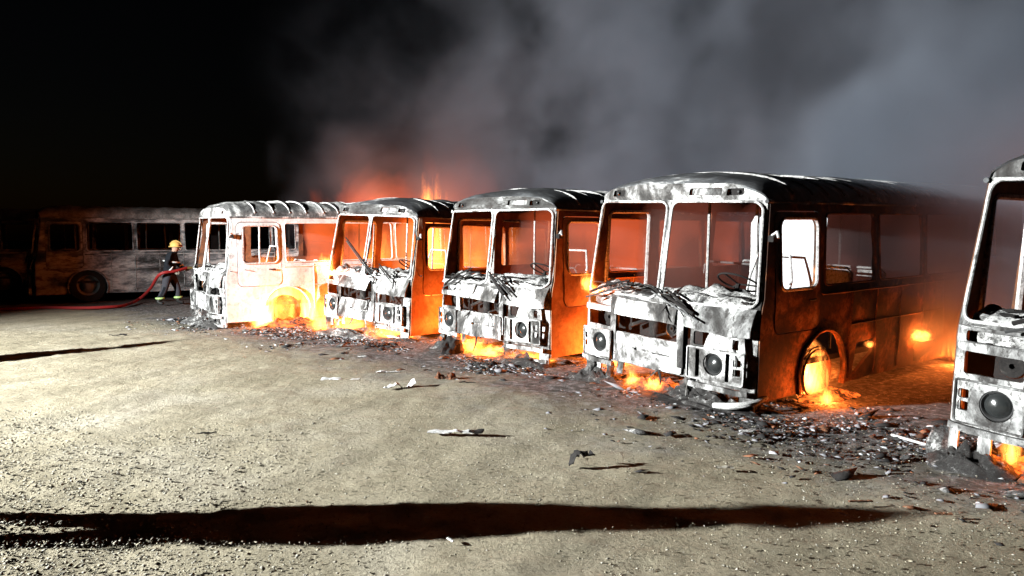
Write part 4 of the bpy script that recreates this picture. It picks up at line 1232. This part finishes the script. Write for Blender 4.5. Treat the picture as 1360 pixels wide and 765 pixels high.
def make_firefighter(name, label, loc, rotz, pose):
    root = empty(name, loc, (0, 0, rotz))
    tag(root, label, 'person')
    if pose == 'hose':       # braced, leaning a little forward (+x), hose under the right arm (-y)
        J = dict(pelvis=((0, 0, 0.86), (0.17, 0.15)), belly=((0.03, 0, 1.02), (0.175, 0.15)), chest=((0.09, 0, 1.24), (0.21, 0.16)), neck=((0.14, 0, 1.42), 0.075), head=((0.18, 0, 1.53), (0.10, 0.095)), crown=((0.19, 0, 1.62), 0.085),
                 sl=((0.09, 0.19, 1.36), 0.09), el=((0.16, 0.28, 1.10), 0.07), wl=((0.36, 0.10, 0.98), 0.05),
                 sr=((0.07, -0.19, 1.36), 0.09), er=((0.0, -0.30, 1.10), 0.07), wr=((0.18, -0.24, 0.93), 0.05),
                 hl=((0.02, 0.10, 0.80), 0.125), kl=((0.17, 0.15, 0.46), 0.09), al=((0.17, 0.17, 0.10), 0.07), tl=((0.32, 0.18, 0.055), 0.05),
                 hr=((-0.03, -0.10, 0.80), 0.125), kr=((-0.08, -0.16, 0.46), 0.09), ar=((-0.26, -0.19, 0.10), 0.07), tr=((-0.11, -0.21, 0.055), 0.05))
    else:                    # standing, feet apart, arms at the sides
        J = dict(pelvis=((0, 0, 0.90), (0.16, 0.16)), belly=((0, 0, 1.05), (0.17, 0.17)), chest=((0, 0, 1.25), (0.18, 0.17)), neck=((0.0, 0, 1.45), 0.11), head=((0.02, 0, 1.57), (0.10, 0.10)), crown=((0.02, 0, 1.66), 0.085),
                 sl=((0, 0.14, 1.36), 0.09), el=((-0.02, 0.19, 1.12), 0.075), wl=((0.05, 0.17, 0.90), 0.05),
                 sr=((0, -0.14, 1.36), 0.09), er=((-0.02, -0.19, 1.12), 0.075), wr=((0.05, -0.17, 0.90), 0.05),
                 hl=((0.0, 0.10, 0.82), 0.115), kl=((0.02, 0.17, 0.47), 0.085), al=((0, 0.24, 0.10), 0.075), tl=((0.15, 0.25, 0.055), 0.05),
                 hr=((0.0, -0.10, 0.82), 0.115), kr=((0.02, -0.17, 0.47), 0.085), ar=((0, -0.24, 0.10), 0.075), tr=((0.15, -0.25, 0.055), 0.05))
    E_ = [('pelvis', 'belly'), ('belly', 'chest'), ('chest', 'neck'), ('neck', 'head'), ('head', 'crown'), ('chest', 'sl'), ('sl', 'el'), ('el', 'wl'), ('chest', 'sr'), ('sr', 'er'), ('er', 'wr'),
          ('pelvis', 'hl'), ('hl', 'kl'), ('kl', 'al'), ('al', 'tl'), ('pelvis', 'hr'), ('hr', 'kr'), ('kr', 'ar'), ('ar', 'tr')]
    nk = J['neck'][0][2]
    zones = [(lambda c: c.z > nk + 0.03, 2), (lambda c: c.z < 0.20, 3), (lambda c: c.z < 0.84 and abs(c.y) < 0.235 and c.x < 0.3, 1), (lambda c: True, 0)]
    skin_body('body', J, E_, ['jacket', 'trousers', 'skin', 'boot'], zones, root)
    hd = Vector(J['head'][0])
    helmet(root, hd + Vector((0, 0, 0.02)), 0, 1.0 if pose == 'hose' else 0.85)
    nose = MB().tube([hd + Vector((0.095, 0, 0.02)), hd + Vector((0.125, 0, -0.02))], [0.010, 0.018], 6).build('nose', 'skin', root)
    MB().tube([hd + Vector((0.09, y, -0.06)) for y in (-0.025, 0, 0.025)], 0.008, 5).build('mouth', 'visor', root)
    for s in (-1, 1):
        MB().lathe([(0.001, 0.012), (0.010, 0.006), (0.012, 0.0)], 10, Matrix.Translation(hd + Vector((0.092, s * 0.035, 0.015))) @ Matrix.Rotation(R(90), 4, 'Y')).build('eye', 'bezel', root)
    ch_ = Vector(J['chest'][0]); be = Vector(J['belly'][0])
    band(root, ring(ch_ + Vector((-.02, 0, -0.06)), 0.20, 0.215, -0.03), 0.020)
    band(root, ring(be + Vector((0.0, 0, -0.12)), 0.195, 0.195, 0), 0.018)
    for k in ('l', 'r'):
        e_, w_ = Vector(J['e' + k][0]), Vector(J['w' + k][0])
        cc = e_.lerp(w_, 0.6)
        d = (w_ - e_).normalized(); a_ = d.cross(Vector((0, 0, 1)))
        if a_.length < .1: a_ = d.cross(Vector((1, 0, 0)))
        a_.normalize(); b2 = d.cross(a_)
        band(root, [cc + (a_ * math.cos(t) + b2 * math.sin(t)) * 0.062 for t in np.linspace(0, 2 * PI, 13)[:-1]], 0.016)
        ank = Vector(J['a' + k][0]).lerp(Vector(J['k' + k][0]), 0.30)
        band(root, ring(ank, 0.092, 0.092), 0.030, 'hivis', 'hem_band')
        glove(root, w_ + d * 0.02, d if pose == 'hose' else (0, 0, -1), (0.2, 0, 1) if pose == 'hose' else (1, 0, 0.2))
    return root

ff = gp(226, 405.5)
fire1 = make_firefighter('person', 'firefighter in dark gear and yellow helmet holding a red hose', (ff.x, ff.y, 0), R(12), 'hose')
fire1.scale = (0.95, 0.95, 0.95)
Mf = Matrix.LocRotScale(fire1.location, fire1.rotation_euler, Vector((0.95,) * 3))
pts = [Mf @ Vector((0.75, 0.02, 1.02)), Mf @ Vector((0.45, -0.02, 1.00)), Mf @ Vector((0.20, -0.27, 0.93)), Mf @ Vector((-0.15, -0.36, 0.85))]
g = [gp(206, 385), gp(185, 402), gp(165, 408), gp(140, 410.5), gp(100, 411.5), gp(60, 411), gp(20, 413), gp(-60, 416)]
mid = pts[-1].lerp(Vector((g[1].x, g[1].y, 0.05)), 0.45); mid.z = 0.42
path = pts + [mid, Vector((g[1].x, g[1].y, 0.10))] + [Vector((q.x, q.y, 0.045)) for q in g[2:]]
def smooth(P_, n=8):
    out = []
    for i in range(len(P_) - 1):
        p0 = P_[max(i-1, 0)]; p1 = P_[i]; p2 = P_[i+1]; p3 = P_[min(i+2, len(P_)-1)]
        for k in range(n):
            t = k / n
            out.append(0.5 * ((2*p1) + (p2-p0)*t + (2*p0-5*p1+4*p2-p3)*t*t + (3*p1-p0-3*p2+p3)*t**3))
    out.append(P_[-1]); return out
hp = smooth(path[1:])
hose = empty('fire_hose', (ff.x, ff.y, 0))
tag(hose, 'red fire hose running along the ground up to the firefighter', 'hose')
off = Vector((ff.x, ff.y, 0))
MB().tube([q - off for q in hp], 0.038, 8).build('hose_line', 'hose_red', hose)
MB().tube([q - off for q in smooth(path[:2])], [0.034 - 0.0015 * k for k in range(9)][::-1], 8).build('nozzle', 'brass', hose)

# bystanders outside the frame whose shadows fall into it
make_firefighter('person', 'firefighter standing astride beside the coarse gravel, throwing the long shadow', (-4.72, 4.42, 0), R(182.5), 'stand')
make_firefighter('person', 'firefighter standing far out on the yard, throwing the thin shadow', (-9.2, 8.72, 0), R(225), 'stand')

# ------------------------------------------------------------------ floodlight on its mast (outside the frame)
fl_root = empty('floodlight', (FLOOD.x, FLOOD.y, 0))
tag(fl_root, 'white work floodlight on a tripod mast lighting the yard', 'floodlight')
MB().tube([(0, 0, 0.5), (0, 0, FLOOD.z - 0.25)], 0.03, 10).build('mast', 'stand_metal', fl_root)
for k in range(3):
    a = 2 * PI * k / 3 + 0.4
    MB().tube([(0, 0, 1.1), (0.8 * math.cos(a), 0.8 * math.sin(a), 0.02)], 0.02, 8).build('leg', 'stand_metal', fl_root)
aim = (FLOOD_AIM - FLOOD).normalized()
Mh = Matrix.Translation((0, 0, FLOOD.z)) @ aim.to_track_quat('Z', 'Y').to_matrix().to_4x4()
MB().lathe([(0.001, -0.22), (0.10, -0.22), (0.17, -0.05), (0.18, -0.03), (0.165, -0.03), (0.09, -0.19), (0.001, -0.2)], 28, Mh).build('housing', 'stand_metal', fl_root)
MB().lathe([(0.001, -0.14), (0.05, -0.14), (0.05, -0.12), (0.001, -0.12)], 20, Mh).build('lamp', 'lamp_glow', fl_root)
ld = bpy.data.lights.new('flood_beam', 'SPOT')
ld.energy = FLOOD_POWER; ld.color = (0.97, 1.0, 0.99)
ld.spot_size = R(104); ld.spot_blend = 0.62; ld.shadow_soft_size = 0.06
lo_ = bpy.data.objects.new('flood_beam', ld)
lo_.rotation_euler = aim.to_track_quat('-Z', 'Y').to_euler()
lo_.location = Vector((0, 0, FLOOD.z)) + aim * 0.02
link(lo_, fl_root)

# ------------------------------------------------------------------ smoke (a density grid grown with geometry nodes)
def smoke(name, lo_c, hi_c, res, label, seed):
    me = bpy.data.meshes.new(name)
    o = link(bpy.data.objects.new(name, me))
    tag(o, label, 'smoke', kind='stuff')
    ng = bpy.data.node_groups.new(name + '_nodes', 'GeometryNodeTree')
    ng.interface.new_socket('Geometry', in_out='INPUT', socket_type='NodeSocketGeometry')
    ng.interface.new_socket('Geometry', in_out='OUTPUT', socket_type='NodeSocketGeometry')
    N, L = ng.nodes, ng.links
    go = N.new('NodeGroupOutput')
    vc = N.new('GeometryNodeVolumeCube')
    vc.inputs['Min'].default_value = lo_c; vc.inputs['Max'].default_value = hi_c
    for k, q in zip('XYZ', res): vc.inputs['Resolution ' + k].default_value = q
    pos = N.new('GeometryNodeInputPosition')
    sep = N.new('ShaderNodeSeparateXYZ'); L.new(pos.outputs[0], sep.inputs[0])
    X, Y, Z = sep.outputs
    def mth(op, a, b=None, c=None, clamp=False):
        n = N.new('ShaderNodeMath'); n.operation = op; n.use_clamp = clamp
        for i, q in enumerate((a, b, c)):
            if q is None: continue
            if isinstance(q, (int, float)): n.inputs[i].default_value = q
            else: L.new(q, n.inputs[i])
        return n.outputs[0]
    def mr(v, a, b, c=0.0, d=1.0):
        n = N.new('ShaderNodeMapRange'); n.interpolation_type = 'SMOOTHSTEP'
        L.new(v, n.inputs[0])
        for i, q in enumerate((a, b, c, d)): n.inputs[i + 1].default_value = q
        return n.outputs[0]
    def nse(scale, detail, rough, offs, dist=0.0, zs=1.0):
        m = N.new('ShaderNodeVectorMath'); m.operation = 'MULTIPLY_ADD'
        L.new(pos.outputs[0], m.inputs[0]); m.inputs[1].default_value = (1, 1, zs); m.inputs[2].default_value = offs
        n = N.new('ShaderNodeTexNoise')
        n.inputs['Scale'].default_value = scale; n.inputs['Detail'].default_value = detail
        n.inputs['Roughness'].default_value = rough; n.inputs['Distortion'].default_value = dist
        L.new(m.outputs[0], n.inputs['Vector'])
        return n.outputs[0]
    a = mth('ADD', mth('MULTIPLY', X, 0.71), mth('MULTIPLY', Y, -0.704))
    b = mth('ADD', mth('MULTIPLY', X, 0.704), mth('MULTIPLY', Y, 0.71))
    n1 = nse(0.34, 6, 0.58, (seed, 3.0, -1.0), 0.9)
    n2 = nse(0.13, 2, 0.5, (seed * 2, 9.0, 4.0))
    n3 = nse(0.95, 4, 0.6, (seed, -4.0, 2.0), 0.4)
    nb = mth('ADD', n1, mth('MULTIPLY', mth('SUBTRACT', n3, 0.5), 0.28))
    d = mr(nb, 0.46, 0.56, 0.03, 1.0)
    d = mth('MULTIPLY', d, mr(n2, 0.40, 0.55, 0.15, 1.0))
    d = mth('ADD', d, mth('MULTIPLY', mr(a, -13.0, -6.0), 0.22))
    wob = mth('MULTIPLY', mth('SUBTRACT', n2, 0.5), 5.0)
    m = mr(mth('ADD', b, wob), 10.0, 12.6)
    m = mth('MULTIPLY', m, mr(b, 22.0, 18.0))
    m = mth('MULTIPLY', m, mr(mth('ADD', X, mth('MULTIPLY', wob, 0.5)), -8.2, -5.6))
    m = mth('MULTIPLY', m, mr(Z, 0.4, 2.0, 0.25, 1.0))
    m = mth('MULTIPLY', m, mr(Z, 12.5, 5.5))
    m = mth('MULTIPLY', m, mr(a, 1.0, -7.0, 0.3, 1.0))
    d = mth('MULTIPLY', mth('MULTIPLY', d, m), mr(a, -17.5, -9.0, 0.12, 1.0))
    def blob(c, r0, r1, amp):
        n = N.new('ShaderNodeVectorMath'); n.operation = 'DISTANCE'
        L.new(pos.outputs[0], n.inputs[0]); n.inputs[1].default_value = c
        dd = mth('ADD', n.outputs['Value'], mth('MULTIPLY', mth('SUBTRACT', n1, 0.5), 6.0))
        return mth('MULTIPLY', mth('MULTIPLY', mr(dd, r1, r0), amp), mr(X, -8.0, -5.5))
    d = mth('ADD', d, blob((-3.6, 20.2, 2.6), 0.6, 2.4, 0.3))
    d = mth('ADD', d, blob((-1.5, 19.2, 2.8), 0.5, 2.2, 0.5))
    # low thick smoke rolling between the rusty bus and the one standing apart
    lowm = mth('MULTIPLY', mr(mth('ADD', a, mth('MULTIPLY', mth('SUBTRACT', n1, 0.5), 5.0)), -6.2, -2.8), mth('ADD', mr(b, 8.4, 10.8, 0.0, 0.6), mr(b, 10.0, 11.3, 0.0, 2.2)))
    lowm = mth('MULTIPLY', lowm, mth('MULTIPLY', mr(b, 17.0, 14.0), mr(mth('ADD', Z, mth('MULTIPLY', mth('SUBTRACT', n1, 0.5), -6.0)), 4.6, 2.0)))
    d = mth('ADD', d, mth('MULTIPLY', mth('MULTIPLY', lowm, mr(n1, 0.35, 0.6, 0.5, 1.0)), 4.0))
    d2 = d
    L.new(d2, vc.inputs['Density'])
    vc.inputs['Background'].default_value = 0.0
    sm = N.new('GeometryNodeSetMaterial'); sm.inputs['Material'].default_value = MAT['smoke']
    L.new(vc.outputs[0], sm.inputs[0]); L.new(sm.outputs[0], go.inputs[0])
    md = o.modifiers.new('grow', 'NODES'); md.node_group = ng
    me.materials.append(MAT['smoke'])
    return o
m = bpy.data.materials.new('smoke'); m.use_nodes = True; MAT['smoke'] = m
nt = m.node_tree; nt.nodes.remove(nt.nodes['Principled BSDF'])
pv = nt.nodes.new('ShaderNodeVolumePrincipled')
pv.inputs['Color'].default_value = (0.35, 0.39, 0.46, 1)
pv.inputs['Density'].default_value = 0.25
pv.inputs['Anisotropy'].default_value = 0.1
nt.links.new(pv.outputs[0], nt.nodes['Material Output'].inputs['Volume'])
smoke('smoke', (-9.0, 6.5, 0.3), (20.0, 28.0, 13.0), (180, 130, 80), 'grey smoke billowing up behind the row of burning buses', 5.0)
